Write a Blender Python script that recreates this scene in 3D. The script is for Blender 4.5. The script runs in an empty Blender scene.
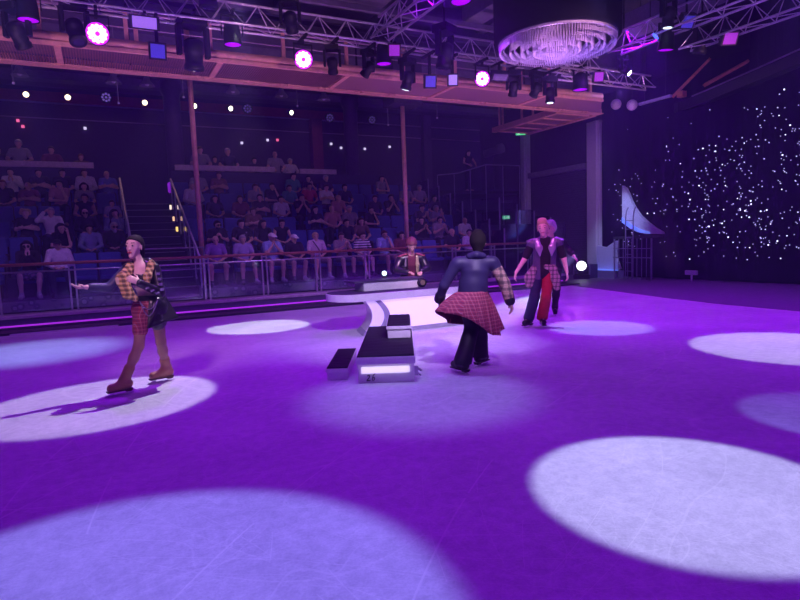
import bpy, bmesh, math, random
import numpy as np
from mathutils import Matrix, Vector, Euler

C = bpy.context.scene
COL = bpy.context.scene.collection
R = math.radians
PI = math.pi
rnd = random.Random(7)

# ------------------------------------------------------------------ camera
cam_d = bpy.data.cameras.new('camera')
cam = bpy.data.objects.new('camera', cam_d)
COL.objects.link(cam)
cam_d.sensor_fit = 'HORIZONTAL'
cam_d.sensor_width = 36.0
cam_d.lens = 580.0 / 800.0 * 36.0
cam_d.clip_start = 0.05
cam_d.clip_end = 200
_f = Vector((0.45113, 0.88677, -0.1006)); _r = Vector((0.88896, -0.45647, -0.03722)); _u = Vector((0.07892, 0.07264, 0.99423))
cam.matrix_world = Matrix(((_r.x, _u.x, -_f.x, 0), (_r.y, _u.y, -_f.y, 0), (_r.z, _u.z, -_f.z, 1.58), (0, 0, 0, 1)))
C.camera = cam

# ------------------------------------------------------------------ exposure, ambient, stage light, added fill
C.view_settings.view_transform = 'Standard'
C.view_settings.look = 'None'
C.view_settings.exposure = 0.0
C.view_settings.gamma = 1.0
C.view_settings.use_curve_mapping = False

w = bpy.data.worlds.new('dim_violet_air')
C.world = w
w.use_nodes = True
bg = w.node_tree.nodes['Background']
bg.inputs[0].default_value = (0.085, 0.012, 0.62, 1)
bg.inputs[1].default_value = 0.13

def spot(name, loc, tgt, energy, color, angle, blend=0.2, size=0.08):
    d = bpy.data.lights.new(name, 'SPOT')
    d.energy = energy; d.color = color; d.spot_size = R(angle); d.spot_blend = blend; d.shadow_soft_size = size
    o = bpy.data.objects.new(name, d); COL.objects.link(o)
    o.location = loc
    o.rotation_euler = (Vector(tgt) - Vector(loc)).to_track_quat('-Z', 'Y').to_euler()
    return o

VIOLET = (0.325, 0.0, 1.0)
WHITE = (0.66, 0.72, 1.0)
# violet wash over the whole rink, from the lighting trusses
for wx, wy, e in [(0.5, 3.0, 400), (5.5, 2.0, 380), (10.5, 4.5, 1050), (1.0, 9.5, 900), (6.0, 9.5, 950), (11.5, 10.0, 1500)]:
    spot('violet_wash_light', (wx, wy, 6.5), (wx, wy, 0), e, VIOLET, 125, 1.0, 0.15)
# round white pools on the ice: centre, radius, energy, colour, lamp offset, blend
POOLS = [
    ((3.10, 2.29), 0.95, 1480, WHITE, (0.3, 0.8), 0.12),
    ((-0.11, 2.52), 1.54, 1150, (0.30, 0.34, 1.0), (0.5, 0.8), 0.25),
    ((-0.07, 6.88), 1.12, 1500, (0.82, 0.70, 1.0), (2.6, 1.5), 0.15),
    ((-1.10, 11.1), 1.55, 1300, (0.32, 0.42, 1.0), (0.3, -0.5), 0.9),
    ((2.66, 11.45), 0.99, 1250, (0.95, 0.95, 1.0), (0, 0), 0.1),
    ((7.42, 7.15), 0.90, 1150, (0.40, 0.40, 1.0), (0.3, 0.3), 0.4),
    ((8.0, 4.41), 1.21, 1080, (0.80, 0.78, 1.0), (0.3, 0.3), 0.12),
    ((5.39, 2.58), 0.74, 1250, (0.32, 0.40, 1.0), (0.2, 0.4), 0.3),
    ((2.80, 5.15), 1.30, 480, (0.42, 0.50, 1.0), (0.2, 0.9), 0.8),
    ((2.75, 8.40), 1.25, 260, (0.42, 0.20, 1.0), (0.2, 0.2), 0.6),
    ((5.10, 7.20), 1.05, 460, (0.46, 0.30, 1.0), (0.2, 0.2), 0.7),
]
for (cx, cy), rad, e, col, (ox, oy), bl in POOLS:
    L = (cx + ox, cy + oy, 6.4)
    dist = math.sqrt(ox * ox + oy * oy + 6.4 * 6.4)
    spot('pool_spot_light', L, (cx, cy, 0), e, col, 2 * math.degrees(math.atan(rad / dist)) * (1 + 0.12 * bl), bl, 0.05)
# light thrown by the floor lamp in the far corner across the ice towards the skaters
spot('floor_lamp_beam', (14.8, 15.3, 0.95), (8.4, 10.6, 0.0), 9000, (0.66, 0.70, 1.0), 9, 0.7, 0.1)
# added unseen lamps low over the ice, brightening the gantry and the poles
for gx, e in [(-1.5, 560), (2.5, 560), (6.5, 520), (10.5, 560), (14.0, 560)]:
    spot('gantry_up_fill', (gx, 10.6, 0.3), (gx, 13.7, 5.65), e * 0.9, (1.0, 0.42, 0.92), 58, 1.0, 0.2)
for gx in (-1.0, 3.5, 8.0, 12.5): spot('gantry_front_fill', (gx, 5.5, 4.6), (gx, 13.4, 5.75), 420, (1.0, 0.46, 0.80), 38, 1.0, 0.2)  # added from the front to brighten the gantry tube, no such fixture
spot('performer_fill', (-2.0, 2.0, 5.6), (0.3, 7.2, 1.5), 1250, (1.0, 0.45, 0.95), 15, 0.9, 0.5)  # these four are added lamps without fixtures, to brighten the skaters
spot('performer_fill', (2.0, 3.0, 6.3), (6.6, 7.9, 1.45), 1900, (1.0, 0.18, 0.90), 16, 0.8, 0.1)
spot('performer_fill', (2.0, 4.0, 6.3), (5.3, 9.9, 1.2), 1900, (1.0, 0.45, 0.95), 14, 0.8, 0.1)
spot('performer_fill', (1.0, 1.0, 6.3), (3.9, 5.9, 1.0), 620, (0.55, 0.25, 1.0), 18, 0.8, 0.1)
spot('counter_front_fill', (2.6, 1.5, 5.0), (4.3, 8.4, 0.6), 2300, (0.66, 0.50, 1.0), 34, 0.9, 0.1)  # added frontal lamp that lifts the counter and console faces
for gx in (1.0, 6.0, 11.0): spot('truss_up_fill', (gx, 9.2, 0.3), (gx, 11.8, 5.9), 300, (0.62, 0.32, 1.0), 50, 1.0, 0.2)  # upward lamps added only to brighten the truss tubes
spot('pillar_fill', (12.5, 11.0, 5.6), (16.7, 17.4, 3.0), 420, (0.62, 0.34, 1.0), 40, 0.9, 0.2)  # added to lighten the white pillars, stands for no real lamp
# added lamps standing in for light bounced off the ice onto the audience
for gx, e in [(-1.0, 190), (4.5, 280), (9.0, 280)]:
    spot('audience_bounce_fill', (gx, 12.6, 5.1), (gx, 16.0, 0.6), e, (0.46, 0.20, 1.0), 75, 1.0, 0.3)

# ------------------------------------------------------------------ materials
def nm(name):
    m = bpy.data.materials.new(name); m.use_nodes = True
    nt = m.node_tree; b = nt.nodes['Principled BSDF']
    return m, nt, b

_mats = {}
def mat(name, rgb, rough=0.6, metal=0.0, var=0.12, scale=9.0, emit=None, es=0.0, spec=0.4):
    if name in _mats: return _mats[name]
    m, nt, b = nm(name)
    tc = nt.nodes.new('ShaderNodeTexCoord'); no = nt.nodes.new('ShaderNodeTexNoise'); cr = nt.nodes.new('ShaderNodeValToRGB')
    no.inputs['Scale'].default_value = scale; no.inputs['Detail'].default_value = 3
    nt.links.new(tc.outputs['Object'], no.inputs['Vector']); nt.links.new(no.outputs['Fac'], cr.inputs['Fac'])
    cr.color_ramp.elements[0].position = 0.3; cr.color_ramp.elements[1].position = 0.7
    cr.color_ramp.elements[0].color = tuple(max(0, c * (1 - var)) for c in rgb) + (1,)
    cr.color_ramp.elements[1].color = tuple(min(1, c * (1 + var)) for c in rgb) + (1,)
    nt.links.new(cr.outputs['Color'], b.inputs['Base Color'])
    b.inputs['Roughness'].default_value = rough; b.inputs['Metallic'].default_value = metal
    b.inputs['Specular IOR Level'].default_value = spec
    if emit:
        b.inputs['Emission Color'].default_value = tuple(emit) + (1,); b.inputs['Emission Strength'].default_value = es
    _mats[name] = m
    return m

def math_node(nt, op, a, b=None, c=None):
    n = nt.nodes.new('ShaderNodeMath'); n.operation = op
    for i, v in enumerate((a, b, c)):
        if v is None: continue
        if isinstance(v, (int, float)): n.inputs[i].default_value = v
        else: nt.links.new(v, n.inputs[i])
    return n.outputs[0]

def mixc(nt, fac, a, b):
    n = nt.nodes.new('ShaderNodeMix'); n.data_type = 'RGBA'
    ins = [i for i in n.inputs if i.type == 'RGBA']; f = n.inputs[0]
    if isinstance(fac, (int, float)): f.default_value = fac
    else: nt.links.new(fac, f)
    for s, v in zip(ins, (a, b)):
        if isinstance(v, tuple): s.default_value = v + (1,) if len(v) == 3 else v
        else: nt.links.new(v, s)
    return [o for o in n.outputs if o.type == 'RGBA'][0]

def plaid(name, base, band, line, period=0.09, rough=0.75, angle=0.0):
    if name in _mats: return _mats[name]
    m, nt, b = nm(name)
    tc = nt.nodes.new('ShaderNodeTexCoord'); mp = nt.nodes.new('ShaderNodeMapping'); sp = nt.nodes.new('ShaderNodeSeparateXYZ')
    mp.inputs['Rotation'].default_value = (0, angle, 0)
    nt.links.new(tc.outputs['Object'], mp.inputs['Vector']); nt.links.new(mp.outputs[0], sp.inputs[0])
    hx = math_node(nt, 'ADD', sp.outputs[0], math_node(nt, 'MULTIPLY', sp.outputs[1], 0.8))
    def stripes(v, lo, hi):
        f = math_node(nt, 'FRACT', math_node(nt, 'DIVIDE', v, period))
        return math_node(nt, 'MULTIPLY', math_node(nt, 'GREATER_THAN', f, lo), math_node(nt, 'LESS_THAN', f, hi))
    c = base
    for v in (hx, sp.outputs[2]):
        c = mixc(nt, math_node(nt, 'MULTIPLY', stripes(v, 0.0, 0.42), 0.62), c, band)
    for v in (hx, sp.outputs[2]):
        c = mixc(nt, math_node(nt, 'MULTIPLY', stripes(v, 0.68, 0.78), 0.75), c, line)
    nt.links.new(c, b.inputs['Base Color']); b.inputs['Roughness'].default_value = rough
    _mats[name] = m
    return m

def striped(name, a, bcol, period=0.075):
    if name in _mats: return _mats[name]
    m, nt, b = nm(name)
    tc = nt.nodes.new('ShaderNodeTexCoord'); sp = nt.nodes.new('ShaderNodeSeparateXYZ')
    nt.links.new(tc.outputs['Object'], sp.inputs[0])
    f = math_node(nt, 'FRACT', math_node(nt, 'DIVIDE', sp.outputs[2], period))
    nt.links.new(mixc(nt, math_node(nt, 'GREATER_THAN', f, 0.5), a, bcol), b.inputs['Base Color'])
    b.inputs['Roughness'].default_value = 0.8
    _mats[name] = m
    return m

def floral(name, base, a, bcol, scale=22):
    if name in _mats: return _mats[name]
    m, nt, b = nm(name)
    tc = nt.nodes.new('ShaderNodeTexCoord'); vo = nt.nodes.new('ShaderNodeTexVoronoi'); cr = nt.nodes.new('ShaderNodeValToRGB')
    vo.inputs['Scale'].default_value = scale
    nt.links.new(tc.outputs['Object'], vo.inputs['Vector'])
    nt.links.new(vo.outputs['Distance'], cr.inputs[0]); cr.color_ramp.interpolation = 'CONSTANT'
    cr.color_ramp.elements[0].color = a + (1,); cr.color_ramp.elements[1].color = base + (1,); cr.color_ramp.elements[1].position = 0.42
    e = cr.color_ramp.elements.new(0.25); e.color = bcol + (1,)
    nt.links.new(cr.outputs[0], b.inputs['Base Color']); b.inputs['Roughness'].default_value = 0.8
    _mats[name] = m
    return m

def glassmat(name, tint=(0.86, 0.86, 0.95), gl=0.07):
    if name in _mats: return _mats[name]
    m = bpy.data.materials.new(name); m.use_nodes = True; nt = m.node_tree
    for n in list(nt.nodes): nt.nodes.remove(n)
    out = nt.nodes.new('ShaderNodeOutputMaterial'); t = nt.nodes.new('ShaderNodeBsdfTransparent'); g = nt.nodes.new('ShaderNodeBsdfGlossy'); mx = nt.nodes.new('ShaderNodeMixShader')
    fr = nt.nodes.new('ShaderNodeFresnel'); fr.inputs[0].default_value = 1.45
    t.inputs[0].default_value = tint + (1,); g.inputs['Roughness'].default_value = 0.08; g.inputs['Color'].default_value = (0.8, 0.8, 0.9, 1)
    nt.links.new(math_node(nt, 'ADD', fr.outputs[0], gl), mx.inputs[0])
    nt.links.new(t.outputs[0], mx.inputs[1]); nt.links.new(g.outputs[0], mx.inputs[2]); nt.links.new(mx.outputs[0], out.inputs[0])
    _mats[name] = m
    return m

def lamp(name, rgb, s=1.0):
    return mat(name, tuple(min(1, c) for c in rgb), 0.4, emit=rgb, es=s, var=0.02)

def ice_material():
    m, nt, b = nm('scratched_ice')
    tc = nt.nodes.new('ShaderNodeTexCoord')
    lines = None
    for sc, wdt, dist in ((0.22, 0.0005, 0.25), (0.45, 0.0007, 0.35), (0.9, 0.0010, 0.5), (0.33, 0.0005, 0.8)):
        mp = nt.nodes.new('ShaderNodeMapping'); mp.inputs['Location'].default_value = (sc * 13.7, sc * 5.1, sc * 3.3)
        no = nt.nodes.new('ShaderNodeTexNoise'); no.inputs['Scale'].default_value = sc; no.inputs['Detail'].default_value = 0.6; no.inputs['Distortion'].default_value = dist
        nt.links.new(tc.outputs['Object'], mp.inputs[0]); nt.links.new(mp.outputs[0], no.inputs['Vector'])
        for lev in (0.38, 0.5, 0.6):
            d = math_node(nt, 'ABSOLUTE', math_node(nt, 'SUBTRACT', no.outputs['Fac'], lev))
            l = math_node(nt, 'LESS_THAN', d, wdt)
            lines = l if lines is None else math_node(nt, 'MAXIMUM', lines, l)
    gr = nt.nodes.new('ShaderNodeTexNoise'); gr.inputs['Scale'].default_value = 60; gr.inputs['Detail'].default_value = 6
    nt.links.new(tc.outputs['Object'], gr.inputs['Vector'])
    big = nt.nodes.new('ShaderNodeTexNoise'); big.inputs['Scale'].default_value = 1.1; big.inputs['Detail'].default_value = 5
    nt.links.new(tc.outputs['Object'], big.inputs['Vector'])
    md = nt.nodes.new('ShaderNodeTexNoise'); md.inputs['Scale'].default_value = 11; md.inputs['Detail'].default_value = 8; md.inputs['Roughness'].default_value = 0.7
    nt.links.new(tc.outputs['Object'], md.inputs['Vector'])
    g = math_node(nt, 'ADD', math_node(nt, 'MULTIPLY', gr.outputs['Fac'], 0.35), math_node(nt, 'ADD', math_node(nt, 'MULTIPLY', md.outputs['Fac'], 0.65), math_node(nt, 'MULTIPLY', big.outputs['Fac'], 0.45)))
    g = math_node(nt, 'SUBTRACT', math_node(nt, 'MULTIPLY', g, 2.3), 1.15)
    c = mixc(nt, g, (0.50, 0.50, 0.58), (0.86, 0.86, 0.93))
    c = mixc(nt, math_node(nt, 'MULTIPLY', lines, 0.22), c, (0.97, 0.97, 1.0))
    arcs = None; ar = random.Random(11)
    for i in range(90):
        near = i < 60
        cx_, cy_ = ar.uniform(-6, 12), ar.uniform(-6, 12)
        tx_, ty_ = (ar.uniform(-0.6, 5.5), ar.uniform(1.6, 5.5)) if near else (ar.uniform(-1, 11), ar.uniform(4, 12))
        vd = nt.nodes.new('ShaderNodeVectorMath'); vd.operation = 'DISTANCE'; nt.links.new(tc.outputs['Object'], vd.inputs[0]); vd.inputs[1].default_value = (cx_, cy_, 0)
        r0 = math.hypot(cx_ - tx_, cy_ - ty_)
        l = math_node(nt, 'COMPARE', vd.outputs['Value'], r0, 0.0017 if near else 0.006)
        arcs = l if arcs is None else math_node(nt, 'MAXIMUM', arcs, l)
    mk = nt.nodes.new('ShaderNodeTexNoise'); mk.inputs['Scale'].default_value = 0.9; mk.inputs['Detail'].default_value = 2; nt.links.new(tc.outputs['Object'], mk.inputs['Vector'])
    arcs = math_node(nt, 'MULTIPLY', arcs, math_node(nt, 'GREATER_THAN', mk.outputs['Fac'], 0.47))
    c = mixc(nt, math_node(nt, 'MULTIPLY', arcs, 0.42), c, (0.98, 0.98, 1.0))
    nt.links.new(c, b.inputs['Base Color'])
    nt.links.new(math_node(nt, 'ADD', math_node(nt, 'MULTIPLY', gr.outputs['Fac'], 0.25), 0.42), b.inputs['Roughness'])
    b.inputs['Specular IOR Level'].default_value = 0.15
    bp = nt.nodes.new('ShaderNodeBump'); bp.inputs['Strength'].default_value = 0.12; bp.inputs['Distance'].default_value = 0.01
    nt.links.new(math_node(nt, 'ADD', gr.outputs['Fac'], lines), bp.inputs['Height']); nt.links.new(bp.outputs[0], b.inputs['Normal'])
    return m

# ------------------------------------------------------------------ mesh helpers
class MB:
    def __init__(s): s.v = []; s.f = []
    def add(s, vs, fs):
        o = len(s.v); s.v += [tuple(v) for v in vs]; s.f += [tuple(i + o for i in f) for f in fs]; return s
    def box(s, c, d, rot=None):
        x, y, z = d[0] / 2, d[1] / 2, d[2] / 2
        vs = [Vector(p) for p in ((-x, -y, -z), (x, -y, -z), (x, y, -z), (-x, y, -z), (-x, -y, z), (x, -y, z), (x, y, z), (-x, y, z))]
        if rot is not None:
            m = rot if isinstance(rot, Matrix) else Euler(rot).to_matrix()
            vs = [m @ v for v in vs]
        c = Vector(c)
        return s.add([v + c for v in vs], [(0, 3, 2, 1), (4, 5, 6, 7), (0, 1, 5, 4), (1, 2, 6, 5), (2, 3, 7, 6), (3, 0, 4, 7)])
    def bb(s, x0, x1, y0, y1, z0, z1):
        return s.box(((x0 + x1) / 2, (y0 + y1) / 2, (z0 + z1) / 2), (x1 - x0, y1 - y0, z1 - z0))
    def tube(s, a, b, r, r2=None, n=8, cap=True):
        a = Vector(a); b = Vector(b); d = (b - a).normalized()
        q = d.to_track_quat('Z', 'Y').to_matrix()
        r2 = r if r2 is None else r2
        vs = []
        for p, rr in ((a, r), (b, r2)):
            for i in range(n):
                t = 2 * PI * i / n; vs.append(p + q @ Vector((rr * math.cos(t), rr * math.sin(t), 0)))
        fs = [(i, (i + 1) % n, n + (i + 1) % n, n + i) for i in range(n)]
        if cap: fs += [tuple(range(n - 1, -1, -1)), tuple(range(n, 2 * n))]
        return s.add(vs, fs)
    def path(s, pts, r, n=6):
        for a, b in zip(pts[:-1], pts[1:]): s.tube(a, b, r, n=n)
        return s
    def lathe(s, prof, n=20, c=(0, 0, 0), m=None):
        vs = []; c = Vector(c)
        for (rr, z) in prof:
            for i in range(n):
                t = 2 * PI * i / n; v = Vector((rr * math.cos(t), rr * math.sin(t), z))
                vs.append((m @ v if m else v) + c)
        fs = []
        for k in range(len(prof) - 1):
            for i in range(n):
                j = (i + 1) % n; fs.append((k * n + i, k * n + j, (k + 1) * n + j, (k + 1) * n + i))
        if prof[0][0] > 1e-6: fs.append(tuple(range(n - 1, -1, -1)))
        if prof[-1][0] > 1e-6: fs.append(tuple((len(prof) - 1) * n + i for i in range(n)))
        return s.add(vs, fs)
    def ball(s, c, r, n=10, sc=(1, 1, 1)):
        k = n // 2; prof = [(max(1e-5, math.sin(PI * i / k)) * r, -math.cos(PI * i / k) * r) for i in range(k + 1)]
        m = Matrix.Diagonal(sc); return s.lathe(prof, n, c, m)
    def prism(s, poly, ext, base=(0, 0, 0)):
        # poly: 3-D points of one flat outline, ext: extrusion vector
        n = len(poly); e = Vector(ext); b = Vector(base)
        vs = [Vector(p) + b for p in poly] + [Vector(p) + b + e for p in poly]
        return s.add(vs, [tuple(range(n - 1, -1, -1)), tuple(range(n, 2 * n))] + [(i, (i + 1) % n, n + (i + 1) % n, n + i) for i in range(n)])
    def mesh(s, name, m, smooth=False):
        me = bpy.data.meshes.new(name); me.from_pydata(s.v, [], s.f)
        bm = bmesh.new(); bm.from_mesh(me); bmesh.ops.recalc_face_normals(bm, faces=bm.faces); bm.to_mesh(me); bm.free()
        me.materials.append(m)
        if smooth: me.polygons.foreach_set('use_smooth', [True] * len(me.polygons))
        return me
    def build(s, name, m, parent=None, smooth=False, bev=0.0, loc=(0, 0, 0), rot=(0, 0, 0)):
        o = bpy.data.objects.new(name, s.mesh(name, m, smooth)); COL.objects.link(o)
        o.location = loc; o.rotation_euler = rot
        if parent: o.parent = parent
        if bev:
            b = o.modifiers.new('bevel', 'BEVEL'); b.width = bev; b.segments = 2; b.limit_method = 'ANGLE'
        return o

def tag(o, label=None, cat=None, group=None, kind=None):
    if label: o['label'] = label
    if cat: o['category'] = cat
    if group: o['group'] = group
    if kind: o['kind'] = kind
    return o
def thing(name, label, cat, loc=(0, 0, 0), rotz=0.0, group=None, rot=None):
    o = bpy.data.objects.new(name, None); COL.objects.link(o)
    o.empty_display_size = 0.1; o.location = loc; o.rotation_euler = rot if rot else (0, 0, rotz)
    return tag(o, label, cat, group)
def struct(name, mb, m, parent=None, bev=0.0, smooth=False):
    o = mb.build(name, m, parent, smooth, bev)
    if parent is None: o['kind'] = 'structure'
    return o
def copy_tree(o, parent=None):
    c = o.copy(); COL.objects.link(c); c.parent = parent
    for ch in [x for x in bpy.data.objects if x.parent == o]: copy_tree(ch, c)
    return c
KIDS = {}
def fast_copy(root, kids):
    # kids: list of (object, [grandchildren])
    r = root.copy(); COL.objects.link(r)
    for k, gs in kids:
        c = k.copy(); COL.objects.link(c); c.parent = r
        for g in gs:
            d = g.copy(); COL.objects.link(d); d.parent = c
    return r
def kids_of(root):
    return [(k, list(k.children)) for k in root.children]

# shared materials
M_steel = mat('brushed_steel', (0.62, 0.62, 0.66), 0.3, 0.9)
M_alu = mat('truss_aluminium', (0.78, 0.72, 0.80), 0.35, 0.35)
M_black = mat('black_fixture_paint', (0.012, 0.012, 0.015), 0.5)
M_blackm = mat('black_fabric_drape', (0.010, 0.010, 0.014), 0.95, spec=0.1)
M_dark = mat('dark_steel_paint', (0.035, 0.032, 0.04), 0.6)
M_salmon = mat('salmon_gantry_paint', (0.80, 0.42, 0.34), 0.55)
M_wood = mat('varnished_brown_rail', (0.30, 0.11, 0.06), 0.35)
M_glass = glassmat('clear_rail_glass')
M_seat = mat('blue_seat_upholstery', (0.07, 0.10, 0.42), 0.85, scale=40)
M_white = mat('white_laminate', (0.82, 0.80, 0.84), 0.4, var=0.04)
M_wall = mat('dark_auditorium_panel', (0.06, 0.05, 0.085), 0.8)
M_carpet = mat('dark_blue_carpet', (0.07, 0.06, 0.13), 0.95, scale=60)
M_grey = mat('grey_painted_metal', (0.30, 0.29, 0.33), 0.5)
# ------------------------------------------------------------------ setting: ice, kerb, stand
struct('floor', MB().bb(-7, 17.6, -2.5, 14.3, -0.2, 0.0), ice_material())
struct('floor_corner', MB().bb(13.4, 17.6, 14.3, 20, -0.2, 0.0), mat('dull_deck_paint', (0.16, 0.13, 0.22), 0.6))
# duller floor sheet with a curved edge on the far right
poly = [(17.4, 14.25, 0)] + [(x, y, 0) for x, y in [(13.2, 14.25), (12.75, 12.6), (12.3, 10.9), (11.9, 9.4), (11.6, 7.8), (11.5, 6.0), (11.9, 3.5), (13, 1.0), (17.4, 1.0)]]
struct('floor_dull_sheet', MB().prism(poly, (0, 0, 0.012)), mat('dull_violet_floor', (0.19, 0.14, 0.24), 0.6, scale=5))
# stepped kerb at the foot of the stand
struct('trim_kerb_base', MB().bb(-7, 13.4, 13.75, 14.32, 0.0, 0.045), mat('black_rubber_kerb', (0.02, 0.018, 0.03), 0.5))
struct('trim_kerb_metal_strip', MB().bb(-1.75, 0.2, 13.70, 13.76, 0.0, 0.03), M_alu)
struct('trim_kerb_riser', MB().bb(-7, 13.4, 14.32, 14.9, 0.0, 0.27), mat('kerb_dark_laminate', (0.10, 0.08, 0.16), 0.4))
struct('trim_kerb_ledge', MB().bb(-7, 13.4, 14.28, 14.88, 0.27, 0.335), mat('kerb_ledge_pale_stone', (0.52, 0.40, 0.50), 0.35), bev=0.01)
led = MB().bb(-7, 13.2, 14.27, 14.318, 0.105, 0.135).build('light_strip', lamp('violet_led_strip', (0.60, 0.04, 1.0), 0.6))
tag(led, 'long thin violet LED strip along the face of the rink kerb', 'light strip')
# terrace steps of the stand (two banks with the aisle between them)
ROWY = [16.2 + 0.9 * k for k in range(6)]
ROWZ = [0.58 + 0.45 * k for k in range(6)]
for nmb, x0, x1 in (('left', -7.0, 0.72), ('right', 2.2, 11.75)):
    mb = MB()
    for k in range(6):
        y0 = 15.35 if k == 0 else ROWY[k] - 0.42
        mb.bb(x0, x1, y0, 24.0 if k == 5 else ROWY[k] + 0.48 + 0.001, 0.0, ROWZ[k])
    struct('floor_terrace_%s' % nmb, mb, M_carpet)
mb = MB()
struct('floor_walkway', MB().bb(-7, 13.4, 14.88, 15.36, 0.0, 0.33), M_carpet)
mb = MB()
for x0, x1 in ((-6.5, 0.7), (2.25, 6.1), (6.9, 11.6)):
    mb.bb(x0, x1, 15.30, 15.352, 0.34, 0.56)
struct('trim_terrace_riser', mb, floral('terrazzo_riser', (0.30, 0.30, 0.42), (0.48, 0.50, 0.62), (0.14, 0.15, 0.28), 5))
# aisle stairs with pale nosings
st = tag(thing('staircase', None, None), None, None, None, 'structure'); st.name = 'floor_staircase'
mb = MB(); nb = MB()
for i in range(13):
    y = 15.36 + 0.45 * i; z = 0.40 + 0.225 * i
    mb.bb(0.74, 2.18, y, y + 0.46 if i < 12 else 24.0, 0.0, z)
    nb.bb(0.80, 2.12, y - 0.004, y + 0.03, z - 0.012, z + 0.004)
mb.build('steps', mat('dark_stair_carpet', (0.022, 0.02, 0.035), 0.95), st)
nb.build('nosing', mat('metal_stair_nosing', (0.42, 0.36, 0.42), 0.4, 0.3), st)

# walls and ceilings
struct('wall_back', MB().bb(-7, 17.3, 24.0, 24.3, 0, 9), M_wall)
struct('wall_side', MB().bb(16.95, 17.25, 14.5, 24, 0, 9), M_wall)
struct('wall_behind_curtain', MB().bb(17.3, 17.6, 0.0, 16.0, 0, 9), mat('black_backstage_wall', (0.015, 0.012, 0.02), 0.9))
struct('ceiling', MB().bb(-7, 17.6, 0.0, 15.2, 8.4, 8.7), mat('dark_ceiling_paint', (0.09, 0.08, 0.12), 0.9))
struct('ceiling_stand', MB().bb(-7, 17.3, 15.2, 24.2, 7.35, 8.7), mat('dark_ceiling_panel', (0.12, 0.10, 0.17), 0.8))
mb = MB()
for y in (15.25, 17.4, 19.6, 21.9): mb.bb(-7, 17, y, y + 0.5, 7.12, 7.36)
struct('trim_ceiling_beam', mb, mat('ceiling_beam_blue_grey', (0.17, 0.15, 0.24), 0.7))
struct('trim_back_band', MB().bb(-7, 9.9, 23.93, 24.01, 6.86, 7.2), mat('dark_red_band', (0.34, 0.06, 0.07), 0.6))
mb = MB()
mb.bb(-7, 16.9, 23.95, 24.0, 6.80, 6.85); mb.bb(-7, 16.9, 23.96, 24.0, 6.28, 6.31)
struct('trim_back_rail_line', mb, mat('dull_violet_trim', (0.32, 0.24, 0.36), 0.5))
struct('trim_counter', MB().bb(-7, 0.0, 21.3, 21.45, 4.28, 4.46).bb(2.45, 5.9, 21.3, 21.45, 4.28, 4.46).bb(6.85, 8.3, 21.3, 21.45, 4.24, 4.42), mat('pale_counter_fascia', (0.62, 0.48, 0.62), 0.5))
mb = MB(); mb.bb(-7, 0.6, 21.35, 21.45, 2.83, 4.3); mb.bb(2.3, 11.7, 21.35, 21.45, 2.83, 4.25)
struct('wall_counter_front', mb, M_carpet)
# deck behind the counter where people stand
struct('floor_upper_deck', MB().bb(-7, 0.7, 21.5, 24, 2.83, 3.25).bb(2.25, 16.9, 21.5, 24, 2.83, 3.25), M_carpet)

# coffers, ducts and joists over the rink
def ceiling_box(x0, x1, y0, y1, z0, z1, m): struct('trim_ceiling_duct', MB().bb(x0, x1, y0, y1, z0, z1), m, bev=0.02)
M_duct = mat('grey_violet_duct', (0.22, 0.19, 0.30), 0.6)
ceiling_box(4.4, 7.0, 12.9, 15.1, 7.62, 8.4, M_duct)
ceiling_box(4.4, 7.2, 12.7, 12.9, 7.5, 8.4, mat('coffer_edge', (0.30, 0.26, 0.40), 0.6))
ceiling_box(7.0, 7.2, 8.0, 12.9, 7.5, 8.4, mat('coffer_edge', (0.30, 0.26, 0.40), 0.6))
ceiling_box(9.5, 10.1, 9.5, 14.2, 7.6, 8.0, M_duct)
ceiling_box(10.5, 10.8, 9.5, 15.0, 7.7, 8.1, M_duct)
ceiling_box(13.8, 14.6, 4.0, 12.6, 7.3, 7.8, M_duct)
ceiling_box(-3.0, 3.6, 13.4, 13.9, 7.5, 8.0, M_duct)
ceiling_box(12.2, 12.6, 6.0, 15.0, 7.6, 8.0, M_duct)
for yy in (13.0, 14.0, 15.0):
    struct('trim_ceiling_joist', MB().bb(-7, 12, yy - 0.06, yy + 0.06, 7.0, 7.12), mat('joist_violet_grey', (0.20, 0.17, 0.27), 0.7))

# ------------------------------------------------------------------ star curtain and stage end
cur = thing('star_curtain', 'black star cloth curtain with tiny white lights covering the right end', 'curtain', (16.66, 9, 0))
mb = MB()
ys = [i * 0.16 for i in range(-46, 44)]
pts = [(0.05 * math.sin(i * 1.9) + 0.03 * math.sin(i * 0.7), y) for i, y in enumerate(ys)]
vs = [(x + 0.0, y, 0.03) for x, y in pts] + [(x, y, 6.6) for x, y in pts]
n = len(pts)
vs2 = [(x + 0.03, y, z) for x, y, z in vs]
mb.add(vs + vs2, [(i, i + 1, n + i + 1, n + i) for i in range(n - 1)] + [(2 * n + i + 1, 2 * n + i, 3 * n + i, 3 * n + i + 1) for i in range(n - 1)] + [(i, 2 * n + i, 2 * n + i + 1, i + 1) for i in range(n - 1)] + [(n + i, n + i + 1, 3 * n + i + 1, 3 * n + i) for i in range(n - 1)])
mb.build('cloth', M_blackm, cur, True)
M_star = lamp('white_star_light', (0.66, 0.6, 1.0), 2.2)
M_star2 = lamp('faint_star_light', (0.5, 0.44, 0.95), 1.3)
srnd = random.Random(5)
dots = MB()
def cloth_x(y):
    t = (y / 0.16) + 46; i = max(0, min(n - 2, int(t))); f = t - i
    return pts[i][0] * (1 - f) + pts[i + 1][0] * f
ball_m = MB().ball((0, 0, 0), 0.017, 6).mesh('star_light', M_star)
ball_b = MB().ball((0, 0, 0), 0.023, 6).mesh('star_light', M_star)
cnt = 0
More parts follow.
